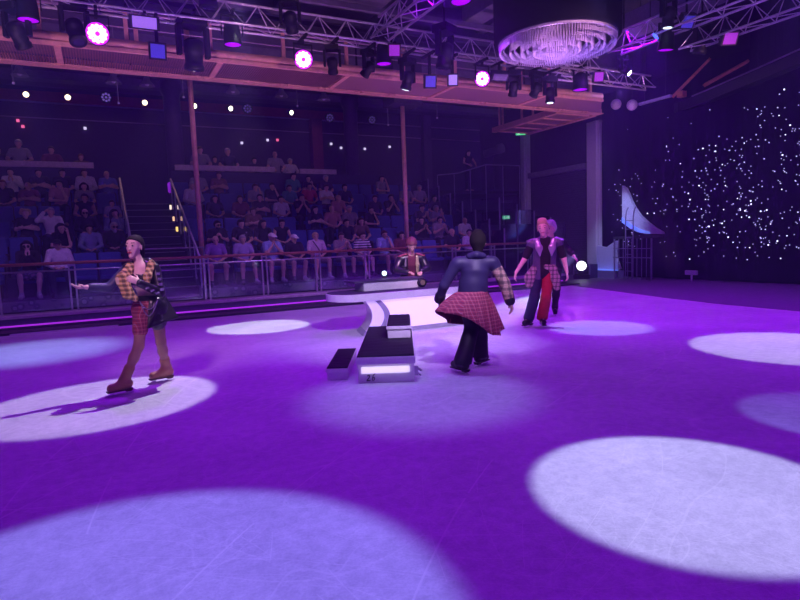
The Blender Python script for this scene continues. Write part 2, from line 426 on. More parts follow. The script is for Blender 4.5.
for i in range(1500):
    y = srnd.uniform(-3.2, 6.6); z = srnd.uniform(0.55, 5.3)
    if y > 3.0 and srnd.random() < 0.62: continue
    if z < 1.0 and srnd.random() < 0.6: continue
    if z > 4.6 - 0.10 * (y - 0) + 0.4 * math.sin(y * 2) and srnd.random() < 0.85: continue
    x = cloth_x(y) - 0.012
    if cnt < 100 and y < 5:
        o = bpy.data.objects.new('star_light', ball_m if srnd.random() < 0.6 else ball_b); COL.objects.link(o); o.parent = cur; o.location = (x, y, z); cnt += 1
    elif srnd.random() < 0.8:
        dots.ball((x, y, z), 0.013 if srnd.random() < 0.7 else 0.018, 6)
o = dots.build('faint_star_light', M_star2, cur); o['kind'] = 'stuff'

# header over the star curtain, with its dark masking drape above
struct('trim_stage_header', MB().prism([(17.1, 14.6, 5.35), (16.45, 12.1, 5.35), (15.7, 9.9, 5.4), (15.0, 8.0, 5.45), (14.2, 5.6, 5.5), (14.5, 5.5, 5.5), (15.3, 7.9, 5.45), (16.0, 9.8, 5.4), (16.75, 12.0, 5.35), (17.25, 14.4, 5.35)], (0, 0, 0.28)), M_black)
struct('trim_stage_header_lip', MB().prism([(16.40, 12.1, 5.64), (15.65, 9.9, 5.69), (14.95, 8.0, 5.74), (14.15, 5.6, 5.79), (14.2, 5.6, 5.79), (15.0, 8.0, 5.74), (15.7, 9.9, 5.69), (16.45, 12.1, 5.64)], (0, 0, 0.03)), mat('dull_violet_trim', (0.3, 0.2, 0.3)))
drp = MB()
seg = [(15.75, 9.9), (15.35, 8.7), (14.9, 7.5), (14.4, 6.0)]
zz = MB()
for (xa, ya), (xb, yb) in zip(seg[:-1], seg[1:]):
    for k in range(6):
        t0, t1 = k / 6, (k + 1) / 6
        p0 = (xa + (xb - xa) * t0 + (0.05 if k % 2 else -0.02), ya + (yb - ya) * t0); p1 = (xa + (xb - xa) * t1 + (-0.02 if k % 2 else 0.05), ya + (yb - ya) * t1)
        drp.prism([(p0[0], p0[1], 5.76), (p1[0], p1[1], 5.76), (p1[0] + .06, p1[1], 5.76), (p0[0] + .06, p0[1], 5.76)], (0, 0, 2.6))
tag(drp.build('masking_drape', M_blackm), 'black masking drape hanging above the header at upper right', 'drape')

# painted flat with warm orange slats above the header
for nme, a, b, lab in (('slat_panel', (16.6, 12.9, 5.85), (15.95, 11.2, 6.45), 'orange lit slat leaning upright above the header'), ('slat_panel', (16.3, 11.6, 5.85), (15.75, 9.95, 6.02), 'orange lit slat lying along the header top')):
    tag(MB().tube(a, b, 0.065, 0.05, n=4).build(nme, mat('orange_slat_paint', (0.75, 0.30, 0.14), 0.6)), lab, 'slat', 'orange slats above the header')
tag(MB().box((16.35, 12.4, 5.78), (0.2, 0.22, 0.18)).build('junction_box', mat('orange_slat_paint', (0.75, 0.30, 0.14), 0.6), bev=0.02), 'small orange junction box on the stage header', 'box')

# side wall: white pillars, roller shutter
def pillar(x0, x1, y0, y1, top, lab):
    p = MB().bb(x0, x1, y0, y1, 0.0, top).bb(x0 - 0.05, x0, y0 + 0.1, y0 + 0.26, 0.0, top)
    o = p.build('pillar', mat('white_pillar_paint', (0.70, 0.66, 0.76), 0.5, var=0.04), bev=0.02); return tag(o, lab, 'pillar')
pillar(16.62, 16.95, 16.02, 16.66, 5.75, 'thick white pillar under the end of the gantry')
pillar(16.72, 16.94, 20.25, 20.68, 6.4, 'slimmer white pillar farther back left of the shutter')
sh = thing('roller_shutter', 'dark horizontal slat roller shutter between the two white pillars', 'shutter', (16.9, 18.5, 0))
mb = MB()
for i in range(40): mb.bb(-0.03, 0.03 - 0.0, -1.7, 1.65, 0.5 + i * 0.09, 0.575 + i * 0.09)
mb.build('slats', mat('shutter_dark_metal', (0.11, 0.10, 0.15), 0.5), sh)
MB().bb(-0.22, 0.03, -1.72, 1.68, 4.08, 4.3).build('shutter_box', mat('shutter_box_violet', (0.26, 0.23, 0.33), 0.5), sh, bev=0.03)

# ------------------------------------------------------------------ rail with glass along the kerb
PX = [-6.3 + 1.422 * i for i in range(14)]
rail = thing('guard_rail', 'glass guard rail with brown wooden handrail along the front of the stand', 'railing', (0, 14.7, 0.335))
MB().tube((-7, 0, 1.045), (12.5, 0, 1.045), 0.036, n=10).build('handrail', M_wood, rail, True)
MB().tube((-7, -0.01, 0.89), (12.5, -0.01, 0.89), 0.018, n=8).build('lower_rail', M_steel, rail, True)
for x in PX:
    MB().bb(x - 0.075, x - 0.04, -0.022, 0.022, 0, 1.02).bb(x + 0.04, x + 0.075, -0.022, 0.022, 0, 1.02).bb(x - 0.09, x + 0.09, -0.05, 0.05, 0, 0.012).bb(x - 0.06, x + 0.06, -0.012, 0.012, 0.97, 1.0).build('post', M_steel, rail)
for a, b in zip(PX[:-1], PX[1:]):
    MB().bb(a + 0.10, b - 0.10, -0.006, 0.006, 0.04, 0.86).build('glass_panel', M_glass, rail)
# gate rail at the stair foot
g = thing('stair_gate_rail', 'short steel gate rail across the foot of the aisle stairs', 'railing', (0.85, 15.15, 0.335))
MB().path([(0, 0, 0), (0, 0, 1.28), (1.42, 0, 1.28), (1.42, 0, 0)], 0.018).tube((0, 0, 0.75), (1.42, 0, 0.75), 0.012).build('frame', M_steel, g)

# stair balustrades: sloping rail, posts, glass
def balustrade(x, lab, ya, yb, za, zb, post_n, hh=0.95):
    b = thing('stair_balustrade', lab, 'balustrade', (x, ya, za))
    L = yb - ya; H = zb - za
    MB().tube((0, 0, hh), (0, L, H + hh), 0.03, n=8).build('handrail', mat('pale_violet_rail', (0.62, 0.58, 0.75), 0.4, 0.3), b, True)
    for i in range(post_n + 1):
        t = i / post_n
        MB().bb(-0.02, 0.02, L * t - 0.02, L * t + 0.02, H * t - 0.05, H * t + hh).build('post', mat('pale_violet_rail', (0.62, 0.58, 0.75), 0.4, 0.3), b)
    for i in range(post_n):
        t0, t1 = i / post_n, (i + 1) / post_n
        MB().prism([(-0.006, L * t0 + 0.05, H * t0 + 0.12), (-0.006, L * t1 - 0.05, H * t1 + 0.12), (-0.006, L * t1 - 0.05, H * t1 + hh - 0.08), (-0.006, L * t0 + 0.05, H * t0 + hh - 0.08)], (0.012, 0, 0)).build('glass_panel', M_glass, b)
    return b
balustrade(0.70, 'sloping glass balustrade left of the aisle stairs', 15.5, 20.7, 0.40, 2.95, 5)
balustrade(2.22, 'sloping glass balustrade right of the aisle stairs', 15.5, 20.7, 0.40, 2.95, 6)
for (x, y, z, lab, c) in ((2.10, 18.9, 2.2, 'amber step light low on the right stair balustrade', (1.0, 0.62, 0.2)), (2.10, 20.2, 2.95, 'white step light topmost by the aisle stairs', (1.0, 0.75, 0.7)), (2.10, 19.6, 2.55, 'small dim step light between amber and white ones', (0.8, 0.45, 0.3))):
    tag(MB().box((x, y, z), (0.06, 0.05, 0.14)).build('step_light', lamp(lab[:12], c, 1.4), bev=0.01), lab, 'step light')

# right-hand stepped platform with tall glass balustrades and side stairs
struct('floor_side_platform', MB().bb(11.8, 16.9, 17.4, 21.5, 0.0, 1.0).bb(11.8, 16.9, 19.4, 24.0, 1.0, 2.1), M_carpet)
M_pane = glassmat('smoky_stair_glass', (0.75, 0.74, 0.88), 0.04)
M_edge = mat('glass_edge_violet', (0.34, 0.30, 0.46), 0.4)
gl = thing('glass_partition', 'tall dim glass partition panels beside the far side stairs', 'partition', (11.9, 15.6, 0.33))
for i in range(7):
    y = i * 0.82; h = 1.5 + i * 0.36
    MB().bb(-0.008, 0.008, y + 0.04, y + 0.76, 0.05, h).build('glass_panel', M_pane, gl)
    MB().bb(-0.02, 0.02, y - 0.02, y + 0.02, 0, h + 0.05).build('post', M_edge, gl)
gl2 = thing('glass_partition', 'dim glass screen with steel posts right of the far stairs', 'partition', (13.0, 17.3, 0.33))
for i in range(4):
    x = i * 0.8; h = 2.7 - 0.25 * i
    MB().bb(x + 0.03, x + 0.74, -0.008, 0.008, 0.05, h - 0.2).build('glass_panel', M_pane, gl2)
    MB().bb(x - 0.02, x + 0.02, -0.02, 0.02, 0, h).build('post', M_edge, gl2)
hr = thing('landing_rail', 'thin handrail along the raised landing at the follow spot', 'railing', (12.4, 20.6, 2.1))
mb = MB().path([(0, 0, 2.1), (1.0, 0.0, 2.2), (2.4, 0.0, 2.58), (4.2, 0, 2.58)], 0.025)
mb.build('handrail', M_edge, hr)
for x, h in ((0, 2.1), (0.8, 2.18), (1.6, 2.36), (2.4, 2.58), (3.3, 2.58), (4.2, 2.58)): MB().tube((x, 0, 0), (x, 0, h), 0.022, n=6).build('post', M_edge, hr)
sd = thing('landing_deck', 'raised dark landing deck behind the far handrail', 'platform', (14.6, 21.6, 2.1))
MB().bb(-2.2, 2.25, -0.9, 2.0, 1.38, 1.5).build('deck', M_dark, sd)
for x, y in ((-2.1, -0.8), (2.1, -0.8), (-2.1, 1.9), (2.1, 1.9)): MB().bb(x - .05, x + .05, y - .05, y + .05, 0, 1.38).build('leg', M_dark, sd)

# slim salmon poles and round columns
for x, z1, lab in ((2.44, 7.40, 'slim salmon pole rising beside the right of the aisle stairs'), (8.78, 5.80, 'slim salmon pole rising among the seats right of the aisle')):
    o = MB().tube((0, 0, 0.0), (0, 0, z1 - 0.58), 0.07, n=14).lathe([(0.1, 0), (0.1, 0.02), (0.07, 0.04)], 14).build('pole', mat('salmon_pole_lit', (0.95, 0.50, 0.40), 0.5), None, True, loc=(x, 16.60, 0.58))  # gantry salmon lightened here in place of light falling on the poles
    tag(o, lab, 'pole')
struct('trim_pole_beam', MB().bb(8.3, 9.3, 16.2, 17.0, 5.80, 7.35), M_wall)
for x, lab, g in ((2.56, 'round dark column with a violet glow behind the aisle stairs', 1), (9.19, 'round dark column with a violet glow behind the right seating bank', 1)):
    c = thing('column', lab, 'column', (x, 21.8, 3.25))
    MB().lathe([(0.28, 0), (0.28, 3.6), (0.36, 3.75), (0.36, 4.1)], 20).build('shaft', mat('column_dark_violet', (0.10, 0.07, 0.15), 0.4), c, True)
    MB().lathe([(0.30, 0.30), (0.34, 0.34), (0.34, 0.62), (0.30, 0.66)], 20).build('light_ring', lamp('violet_column_glow', (0.35, 0.02, 0.9), 0.55), c, True)
struct('wall_red_pier', MB().bb(8.2, 8.65, 23.6, 24.0, 3.2, 6.8), mat('dark_red_pier', (0.22, 0.05, 0.08), 0.7))
struct('wall_dark_pier', MB().bb(13.6, 14.0, 23.7, 24.0, 3.2, 7.3), mat('column_dark_violet', (0.10, 0.07, 0.15), 0.4))
# ------------------------------------------------------------------ salmon gantry (catwalk) and its cross arm
ga = thing('gantry', 'long salmon painted catwalk with grille floor hung over the front of the stand', 'gantry', (0, 14, 5.6))
MB().tube((-7, -0.62, 0.14), (13.95, -0.62, 0.14), 0.115, n=14).build('near_tube', M_salmon, ga, True)
MB().bb(-7, 15.25, 0.58, 0.72, -0.03, 0.12).bb(-7, 15.25, 0.50, 0.80, -0.045, -0.02).build('far_beam', M_salmon, ga)
MB().bb(-7, 13.95, -0.74, -0.66, -0.02, 0.05).build('near_lip', M_salmon, ga)
M_grille = mat('salmon_grille_bars', (0.30, 0.14, 0.18), 0.6)
mb = MB(); x = -7.0
while x < 5.6:
    mb.bb(x, x + 0.024, -0.66, 0.58, 0.0, 0.03); x += 0.05
mb.build('grille', M_grille, ga)
MB().prism([(5.6, -0.66, 0), (13.95, -0.66, 0), (15.2, 0.58, 0), (5.6, 0.58, 0)], (0, 0, 0.02)).build('floor_plate', mat('salmon_perforated_plate', (0.36, 0.18, 0.22), 0.6, scale=120, var=0.35), ga)
MB().bb(-7, 5.6, -0.66, 0.58, 0.16, 0.17).build('tread_plate', mat('violet_tread_plate', (0.20, 0.11, 0.17), 0.7), ga)
for x in (-3.5, -0.45, 2.62, 5.6, 8.6, 11.7):
    MB().bb(x - 0.06, x + 0.06, -0.66, 0.6, -0.03, 0.03).build('cross_bar', M_salmon, ga)
x = -6.6
mb = MB()
while x < 15:
    mb.bb(x - 0.12, x - 0.05, 0.46, 0.56, -0.07, -0.02).bb(x + 0.05, x + 0.12, 0.46, 0.56, -0.07, -0.02); x += 1.0
mb.build('bracket', M_salmon, ga)
for x in (-3.8, -2.2, -0.72, 0.8, 0.98, 2.45, 4.06, 5.61, 7.15, 8.7, 10.31, 11.9, 13.53):
    MB().bb(x - 0.04, x + 0.04, -0.64, -0.58, 0.1, 0.80).build('rail_post', M_salmon, ga)
MB().tube((-7, -0.61, 0.80), (13.6, -0.61, 0.80), 0.032, n=8).tube((-7, -0.61, 0.50), (13.6, -0.61, 0.50), 0.015, n=6).build('handrail', mat('violet_pipe', (0.5, 0.36, 0.5), 0.4, 0.3), ga, True)
for x in (-5.0, 0.9, 6.4, 12.0):
    MB().tube((x, 0.6, 0.1), (x, 0.6, 1.55), 0.03, n=6).build('hanger', M_dark, ga)
ca = thing('cross_catwalk', 'short salmon catwalk running back from the right end of the gantry', 'gantry', (14.4, 16.5, 5.6))
MB().bb(-0.85, 0.85, -1.64, 1.8, 0.0, 0.02).build('floor_plate', mat('salmon_perforated_plate', (0.50, 0.26, 0.25)), ca)
for s in (-0.8, 0.8): MB().bb(s - 0.09, s + 0.09, -1.64, 1.85, -0.06, 0.12).build('side_beam', M_salmon, ca)
for i in range(5): MB().bb(-0.8, 0.8, -1.5 + i * 0.8, -1.42 + i * 0.8, -0.04, 0.0).build('cross_bar', M_salmon, ca)
for x, y in ((-0.8, 0.2), (-0.8, 1.5), (-0.65, 1.5), (0.8, 1.5)): MB().bb(x - 0.03, x + 0.03, y - 0.03, y + 0.03, 0.1, 1.8).build('hanger', M_salmon, ca)

# ------------------------------------------------------------------ lighting trusses
def truss(lab, a, b, w=0.42, h=0.45, step=0.62):
    a = Vector(a); b = Vector(b); d = (b - a); L = d.length; d.normalize(); s = d.cross(Vector((0, 0, 1))).normalized()
    t = thing('lighting_truss', lab, 'truss', a)
    top = [Vector((0, 0, h)), d * L + Vector((0, 0, h))]
    l1 = [s * w / 2, d * L + s * w / 2]; l2 = [-s * w / 2, d * L - s * w / 2]
    for c in (top, l1, l2): MB().tube(c[0], c[1], 0.026, n=8).build('chord', M_alu, t, True)
    mb = MB(); k = int(L / step)
    for i in range(k):
        p0 = d * (L * i / k); p1 = d * (L * (i + 1) / k); pm = (p0 + p1) / 2
        for e in (s * w / 2, -s * w / 2):
            mb.tube(p0 + e, pm + Vector((0, 0, h)), 0.011, n=5); mb.tube(pm + Vector((0, 0, h)), p1 + e, 0.011, n=5)
        mb.tube(p0 + s * w / 2, p1 - s * w / 2, 0.010, n=5)
    mb.build('lacing', M_alu, t)
    for f in (0.12, 0.88):
        c = d * (L * f); MB().tube(c + Vector((0, 0, h)), c + Vector((0, 0, 8.41 - a.z)), 0.012, n=6).build('hanger', M_dark, t)
    return t
truss('long aluminium truss running the width of the rink before the gantry', (-6, 11.8, 5.82), (12.2, 11.8, 5.82))
truss('aluminium truss leading forward from the long truss at picture centre', (5.6, 2.0, 5.86), (5.6, 11.5, 5.86))
truss('aluminium truss running forward just right of the chandelier', (11.2, 2.0, 5.82), (11.2, 10.3, 5.82))
truss('aluminium truss at the upper right beside the masking drape', (12.75, 3.0, 5.86), (12.75, 9.6, 5.86))
truss('short aluminium truss deep behind the star chandelier', (11.5, 12.6, 5.9), (15.2, 12.6, 5.9), 0.35, 0.38)

# ------------------------------------------------------------------ light fixtures
def hook(t, z0, z1, pan, hang):
    # hanging bracket: up to the truss chords (with a bar across them) or on a drop pole to the ceiling
    if hang > 6 or abs(11.8 - t.location.y) > 0.2:
        MB().tube((0, 0, z0 - 0.01), (0, 0, (7.61 if 12.15 < t.location.x < 12.65 else 8.41) - t.location.z), 0.022, n=6).build('drop_pole', M_black, t); return
    mb = MB().bb(-0.03, 0.03, -0.02, 0.02, z0, z1 - 0.03)
    y = 11.8 - t.location.y
    m = Matrix.Rotation(R(-pan), 3, 'Z')
    mb.box(m @ Vector((0, y, z1 - 0.050)), (0.05, 0.54, 0.05), m)
    mb.build('clamp', M_black, t)
def mover(loc, lab, pan=0, tilt=20, s=1.0, lens=None, es=0, hang=5.82, group=None):
    t = thing('moving_head_light', lab, 'stage light', loc, R(pan), group)
    z0 = 0.32 * s
    MB().bb(-0.17 * s, 0.17 * s, -0.14 * s, 0.14 * s, z0, z0 + 0.13 * s).build('base', M_black, t, bev=0.015)
    clamp_h = max(0.05, hang - loc[2] - z0 - 0.13 * s)
    hook(t, z0 + 0.13 * s, z0 + 0.13 * s + clamp_h, pan, hang)
    for sd in (-1, 1):
        MB().bb(sd * 0.19 * s - 0.03 * s, sd * 0.19 * s + 0.03 * s, -0.05 * s, 0.05 * s, -0.06 * s, z0 + 0.02).build('yoke_arm', M_black, t, bev=0.012)
    m = Matrix.Rotation(R(tilt), 3, 'X')
    hd = MB().lathe([(0.07 * s, 0.17 * s), (0.13 * s, 0.13 * s), (0.135 * s, -0.02 * s), (0.12 * s, -0.03 * s), (0.115 * s, -0.15 * s), (0.13 * s, -0.17 * s), (0.13 * s, -0.23 * s), (0.10 * s, -0.24 * s)], 18, (0, 0, 0), m).build('head', M_black, t, True)
    c = m @ Vector((0, 0, -0.238 * s))
    MB().lathe([(0.0, -0.012), (0.07 * s, -0.008), (0.095 * s, 0.0)], 18, c, m).build('lens', lamp(*lens) if lens else mat('dark_lens', (0.05, 0.04, 0.10), 0.1), hd, True)
    return t
def par(loc, lab, lens, es=1.0, tilt=0, pan=0, r=0.17, hang=5.82, group=None):
    t = thing('par_can_light', lab, 'stage light', loc, R(pan), group)
    m = Matrix.Rotation(R(tilt), 3, 'X')
    b = MB().lathe([(0.07, 0.42), (r * 0.8, 0.36), (r * 0.95, 0.2), (r, 0.0), (r * 1.02, -0.03), (r * 0.93, -0.03), (r * 0.9, 0.02)], 22, (0, 0, 0), m).build('can', M_black, t, True)
    MB().lathe([(0.0, -0.004), (r * 0.93, 0.0)], 22, m @ Vector((0, 0, -0.012)), m).build('lens', lamp('violet_lens', lens, es), b, True)
    for sd in (-1, 1): MB().bb(sd * (r + 0.03) - 0.01, sd * (r + 0.03) + 0.01, -0.025, 0.025, 0.15, 0.5).build('yoke', M_black, t)
    MB().bb(-r - 0.04, r + 0.04, -0.025, 0.025, 0.49, 0.52).build('yoke_bar', M_black, t)
    hook(t, 0.5, max(0.6, hang - loc[2]), pan, hang)
    return t
PV = (0.42, 0.0, 0.92)
par((-0.78, 11.75, 5.50), 'black par can glowing violet at the left end of the long truss', PV)
par((2.57, 11.75, 5.49), 'black par can glowing violet left of the second ring light', PV)
par((5.80, 11.75, 5.46), 'black par can glowing violet at the crossing of the trusses', PV)
par((11.52, 11.75, 5.38), 'black par can glowing violet over the white pillars', PV, r=0.2)
par((11.2, 8.9, 5.50), 'black par can glowing violet left of the orange slats', (0.55, 0.0, 0.85), r=0.17, tilt=6)
par((5.95, 8.9, 5.75), 'black par can glowing violet at the top edge left of the chandelier', PV, tilt=-8, hang=6.3, r=0.19)

M_led = lamp('ring_led_white', (1.0, 0.66, 1.0), 2.4)
M_ledg = lamp('ring_halo_glow', (0.72, 0.02, 1.0), 0.85)
def ring_light(loc, lab, aim, r=0.155):
    t = thing('led_ring_light', lab, 'stage light', loc)
    d = (Vector(aim) - Vector(loc)).normalized(); q = d.to_track_quat('Z', 'Y').to_matrix()
    b = MB().lathe([(0.05, -0.2), (r * 1.0, -0.16), (r * 1.28, -0.03), (r * 1.28, 0.02), (r * 1.22, 0.02)], 24, (0, 0, 0), q).build('body', M_black, t, True)
    MB().lathe([(0.0, 0.024), (r * 1.2, 0.022)], 24, (0, 0, 0), q).build('face', M_ledg, b)  # face widened past the LEDs, its magenta glow paints the halo
    for rr, k in ((r * 0.82, 12), (r * 0.45, 7)):
        for i in range(k):
            a = 2 * PI * i / k
            o = MB().lathe([(0.0, 0.045), (0.024, 0.040), (0.034, 0.024)], 8, q @ Vector((rr * math.cos(a), rr * math.sin(a), 0)), q).build('led', M_led, b)
    MB().bb(-0.2, -0.18, -0.02, 0.02, -0.05, 0.3).bb(0.18, 0.2, -0.02, 0.02, -0.05, 0.3).bb(-0.2, 0.2, -0.02, 0.02, 0.28, 0.31).build('yoke', M_black, t)
    hook(t, 0.3, 5.82 - loc[2], 0, 5.82)
ring_light((0.24, 11.75, 5.39), 'round LED light glaring white pink, leftmost of the three ring lights', (0, 3, 1.5))
ring_light((3.99, 11.80, 5.36), 'round LED light glaring white pink, middle one of the three ring lights', (1.6, 3, 1.5))
ring_light((8.40, 11.75, 5.36), 'round LED light glaring white pink, rightmost of the three ring lights', (1.0, 4, 1.5), 0.15)

WB = ('cold_white_lens', (0.75, 0.95, 1.0), 2.5)
for a in [
    ((-0.96, 11.9, 5.30), 'dark moving head tilted before the left end of the gantry', -30, 35, 1.05),
    ((-0.10, 11.9, 5.45), 'dark moving head with dim glints left of the first ring light', 20, -25, 1.1),
    ((1.86, 11.9, 5.30), 'large dark moving head pointing down above the left salmon pole', 10, 8, 1.4),
    ((4.66, 11.9, 5.36), 'dark moving head angled before the gantry right of the middle ring light', -25, 40, 0.85),
    ((5.50, 11.9, 5.36), 'dark moving head angled right under the truss crossing', 30, 45, 0.85),
    ((9.45, 11.9, 5.28), 'dark moving head under the chandelier, left of three', -15, 25, 0.9),
    ((10.09, 11.8, 5.28), 'dark moving head under the chandelier, middle of three', 15, 35, 0.9),
    ((1.95, 10.6, 5.95), 'tall dark moving head at the top edge over the left salmon pole', 0, 0, 1.25),
    ((6.9, 11.0, 5.55), 'bulky dark moving head crowding the truss crossing', 25, 10, 1.3),
]: mover(a[0], a[1], a[2], a[3], a[4])
mover((6.46, 11.9, 5.22), 'dark moving head with a small white lens before the gantry centre', 20, 20, 1.0, WB)
mover((10.62, 11.9, 5.22), 'dark moving head with a white lens under the chandelier, right of three', 0, 0, 0.95, WB)
mover((3.60, 11.3, 5.90), 'dark moving head with a white lens above the middle ring light', -30, 40, 0.95, WB, hang=6.3)
mover((10.9, 8.6, 6.05), 'dark moving head with a white lens at the top right of the chandelier', 0, 5, 1.0, WB, hang=6.4)
mover((12.5, 11.2, 5.82), 'moving head with a starlike white glare at the upper right', 25, -50, 0.8, ('glaring_lens', (0.8, 0.85, 1.0), 14.0), hang=6.2)
mover((12.95, 9.3, 6.0), 'dark moving head beside the masking drape at the upper right', 0, 15, 1.2, hang=6.4)
mover((-0.15, 10.2, 5.75), 'dark moving head at the top left behind the first par can', 0, 5, 1.0, hang=6.3)

def flood(loc, lab, w, h, aim, face, hang=5.82):
    t = thing('square_flood_light', lab, 'stage light', loc)
    d = (Vector(aim) - Vector(loc)).normalized(); q = d.to_track_quat('Z', 'Y').to_matrix()
    b = MB().box((0, 0, 0), (1, 1, 1)).build('frame', M_dark, t)
    me = b.data
    for v in me.vertices: v.co = q @ Vector((v.co.x * w, v.co.y * h, v.co.z * 0.14))
    f = MB().box(q @ Vector((0, 0, 0.075)), (1, 1, 1)).build('face', face, b)
    c = q @ Vector((0, 0, 0.075))
    for v in f.data.vertices:
        l = v.co - c; v.co = c + q @ Vector((l.x * w * 0.8, l.y * h * 0.78, l.z * 0.012))
    hook(t, h * 0.45, max(h * 0.5 + 0.05, hang - loc[2]), 0, hang)
VP_ = lamp('violet_flood_face', (0.42, 0.20, 0.85), 0.6); BL_ = lamp('blue_flood_face', (0.09, 0.06, 0.6), 0.45)
PK_ = lamp('pink_flood_face', (0.42, 0.04, 0.62), 0.5); PL_ = lamp('pale_flood_face', (0.34, 0.22, 0.78), 0.8)
flood((1.01, 11.7, 5.66), 'wide flood panel with a pale violet face right of the first ring light', 0.5, 0.24, (0.8, 0, 1.5), VP_)
flood((1.2, 11.75, 5.20), 'small square flood with a blue face hanging before the gantry', 0.30, 0.30, (1, 0, 1.5), BL_)
flood((5.98, 11.6, 5.70), 'square flood with a pink face at the truss crossing', 0.28, 0.28, (2, 0, 1.5), PK_)
flood((6.95, 11.75, 5.17), 'small square flood with a deep blue face right of the gantry centre', 0.28, 0.30, (3, 0, 1.5), BL_)
flood((7.56, 11.75, 5.26), 'pale square flood panel left of the third ring light', 0.24, 0.28, (2, 0, 1.5), PL_)
flood((8.9, 11.75, 5.48), 'tilted grey flood panel under the left edge of the chandelier', 0.45, 0.2, (8.2, 8, 1.5), mat('grey_flood_face', (0.3, 0.26, 0.4), 0.4))
flood((11.2, 8.4, 5.92), 'square flood with a blue face above the far violet par can', 0.30, 0.30, (9, 2, 1.0), BL_, hang=6.3)
flood((12.75, 8.5, 5.80), 'square flood with a pink face above the orange slats', 0.34, 0.3, (9, 2, 1.0), PK_)
flood((12.0, 11.6, 5.70), 'square flood with a pink face right below the chandelier', 0.28, 0.28, (6, 0, 1.5), PK_)

tag(MB().lathe([(0.0, -0.02), (0.1, 0), (0.1, 0.04), (0, 0.05)], 12).build('beam_lens', lamp('blue_beam_lens', (0.10, 0.2, 1.0), 1.2), loc=(11.0, 9.0, 5.75), rot=(0.9, 0, 0.3)), 'small vivid blue lens left of the far violet par can', 'stage light')

# warm spotlights in a row on the band of the back wall
for i, x in enumerate((-1.83, -0.61, 1.83, 3.55, 4.89, 7.31)):
    lab = ['first', 'second', 'third', 'fourth', 'fifth', 'sixth'][i] + ' from left of the warm spotlights on the back wall band'
    t = thing('wall_spotlight', 'small ' + lab, 'spotlight', (x, 23.62, 6.98), 0, 'warm spotlights on the back wall')
    q = Vector((0.05 * x, -1, -0.28)).normalized().to_track_quat('Z', 'Y').to_matrix()
    b = MB().lathe([(0.05, -0.2), (0.08, -0.15), (0.095, 0.08), (0.09, 0.08)], 14, (0, 0, 0), q).build('can', M_black, t, True)
    colr = (1.0, 0.72, 0.5) if i < 3 else (1.0, 0.95, 0.75)
    MB().lathe([(0.0, 0.10), (0.09, 0.085)], 14, (0, 0, 0), q).build('lens', lamp('warm_lens' if i < 3 else 'pale_lens', colr, 5.0), b)
    MB().bb(-0.03, 0.03, 0.1, 0.30, -0.03, 0.03).build('bracket', M_black, t)
    spot('wall_spotlight_beam', (x, 23.4, 6.9), (x * 1.0, 19.5, 2.5), 60, (1.0, 0.5, 0.35), 55, 1.0, 0.05)
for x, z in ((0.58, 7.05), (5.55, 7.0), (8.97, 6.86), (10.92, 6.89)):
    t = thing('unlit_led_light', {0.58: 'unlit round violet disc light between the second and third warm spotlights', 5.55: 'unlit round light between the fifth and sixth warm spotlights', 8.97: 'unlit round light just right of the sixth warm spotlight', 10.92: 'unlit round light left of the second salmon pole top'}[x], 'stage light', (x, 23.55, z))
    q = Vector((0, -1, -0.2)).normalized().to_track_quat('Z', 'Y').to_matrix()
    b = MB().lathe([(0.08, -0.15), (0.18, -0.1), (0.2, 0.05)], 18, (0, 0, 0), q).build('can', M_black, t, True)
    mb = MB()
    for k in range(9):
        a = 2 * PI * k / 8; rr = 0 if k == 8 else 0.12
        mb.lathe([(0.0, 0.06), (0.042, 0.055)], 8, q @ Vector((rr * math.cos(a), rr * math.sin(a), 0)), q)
    mb.build('lens_cluster', lamp('unlit_lens_glow_violet', (0.24, 0.14, 0.6), 0.5) if x < 1 else lamp('unlit_lens_glow_dim', (0.2, 0.12, 0.5), 0.22), b)  # lenses are unlit, their dim violet tone is put in as emission
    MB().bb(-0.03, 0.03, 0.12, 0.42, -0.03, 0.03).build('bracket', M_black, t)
# tiny indicator lights on the back wall
for i, (x, z, c) in enumerate([(5.34, 5.73, 0), (9.14, 5.85, 0), (9.59, 5.70, 0), (10.71, 5.70, 0), (11.94, 5.84, 0), (-0.17, 6.01, 0), (-2.05, 5.97, 1), (-2.18, 6.16, 1), (6.80, 5.91, 1), (6.39, 5.89, 0), (3.5, 6.1, 1)]):
    o = MB().box((0, 0, 0), (0.09, 0.05, 0.09)).build('indicator_light', lamp('tiny_red_light', (0.9, 0.12, 0.35), 1.1) if c else lamp('tiny_white_light', (0.6, 0.5, 0.9), 1.2), loc=(x, 23.93, z))
    tag(o, 'tiny glowing %s point light on the dark back wall' % ('red' if c else 'white'), 'indicator light', 'tiny %s lights on the back wall' % ('red' if c else 'white'))

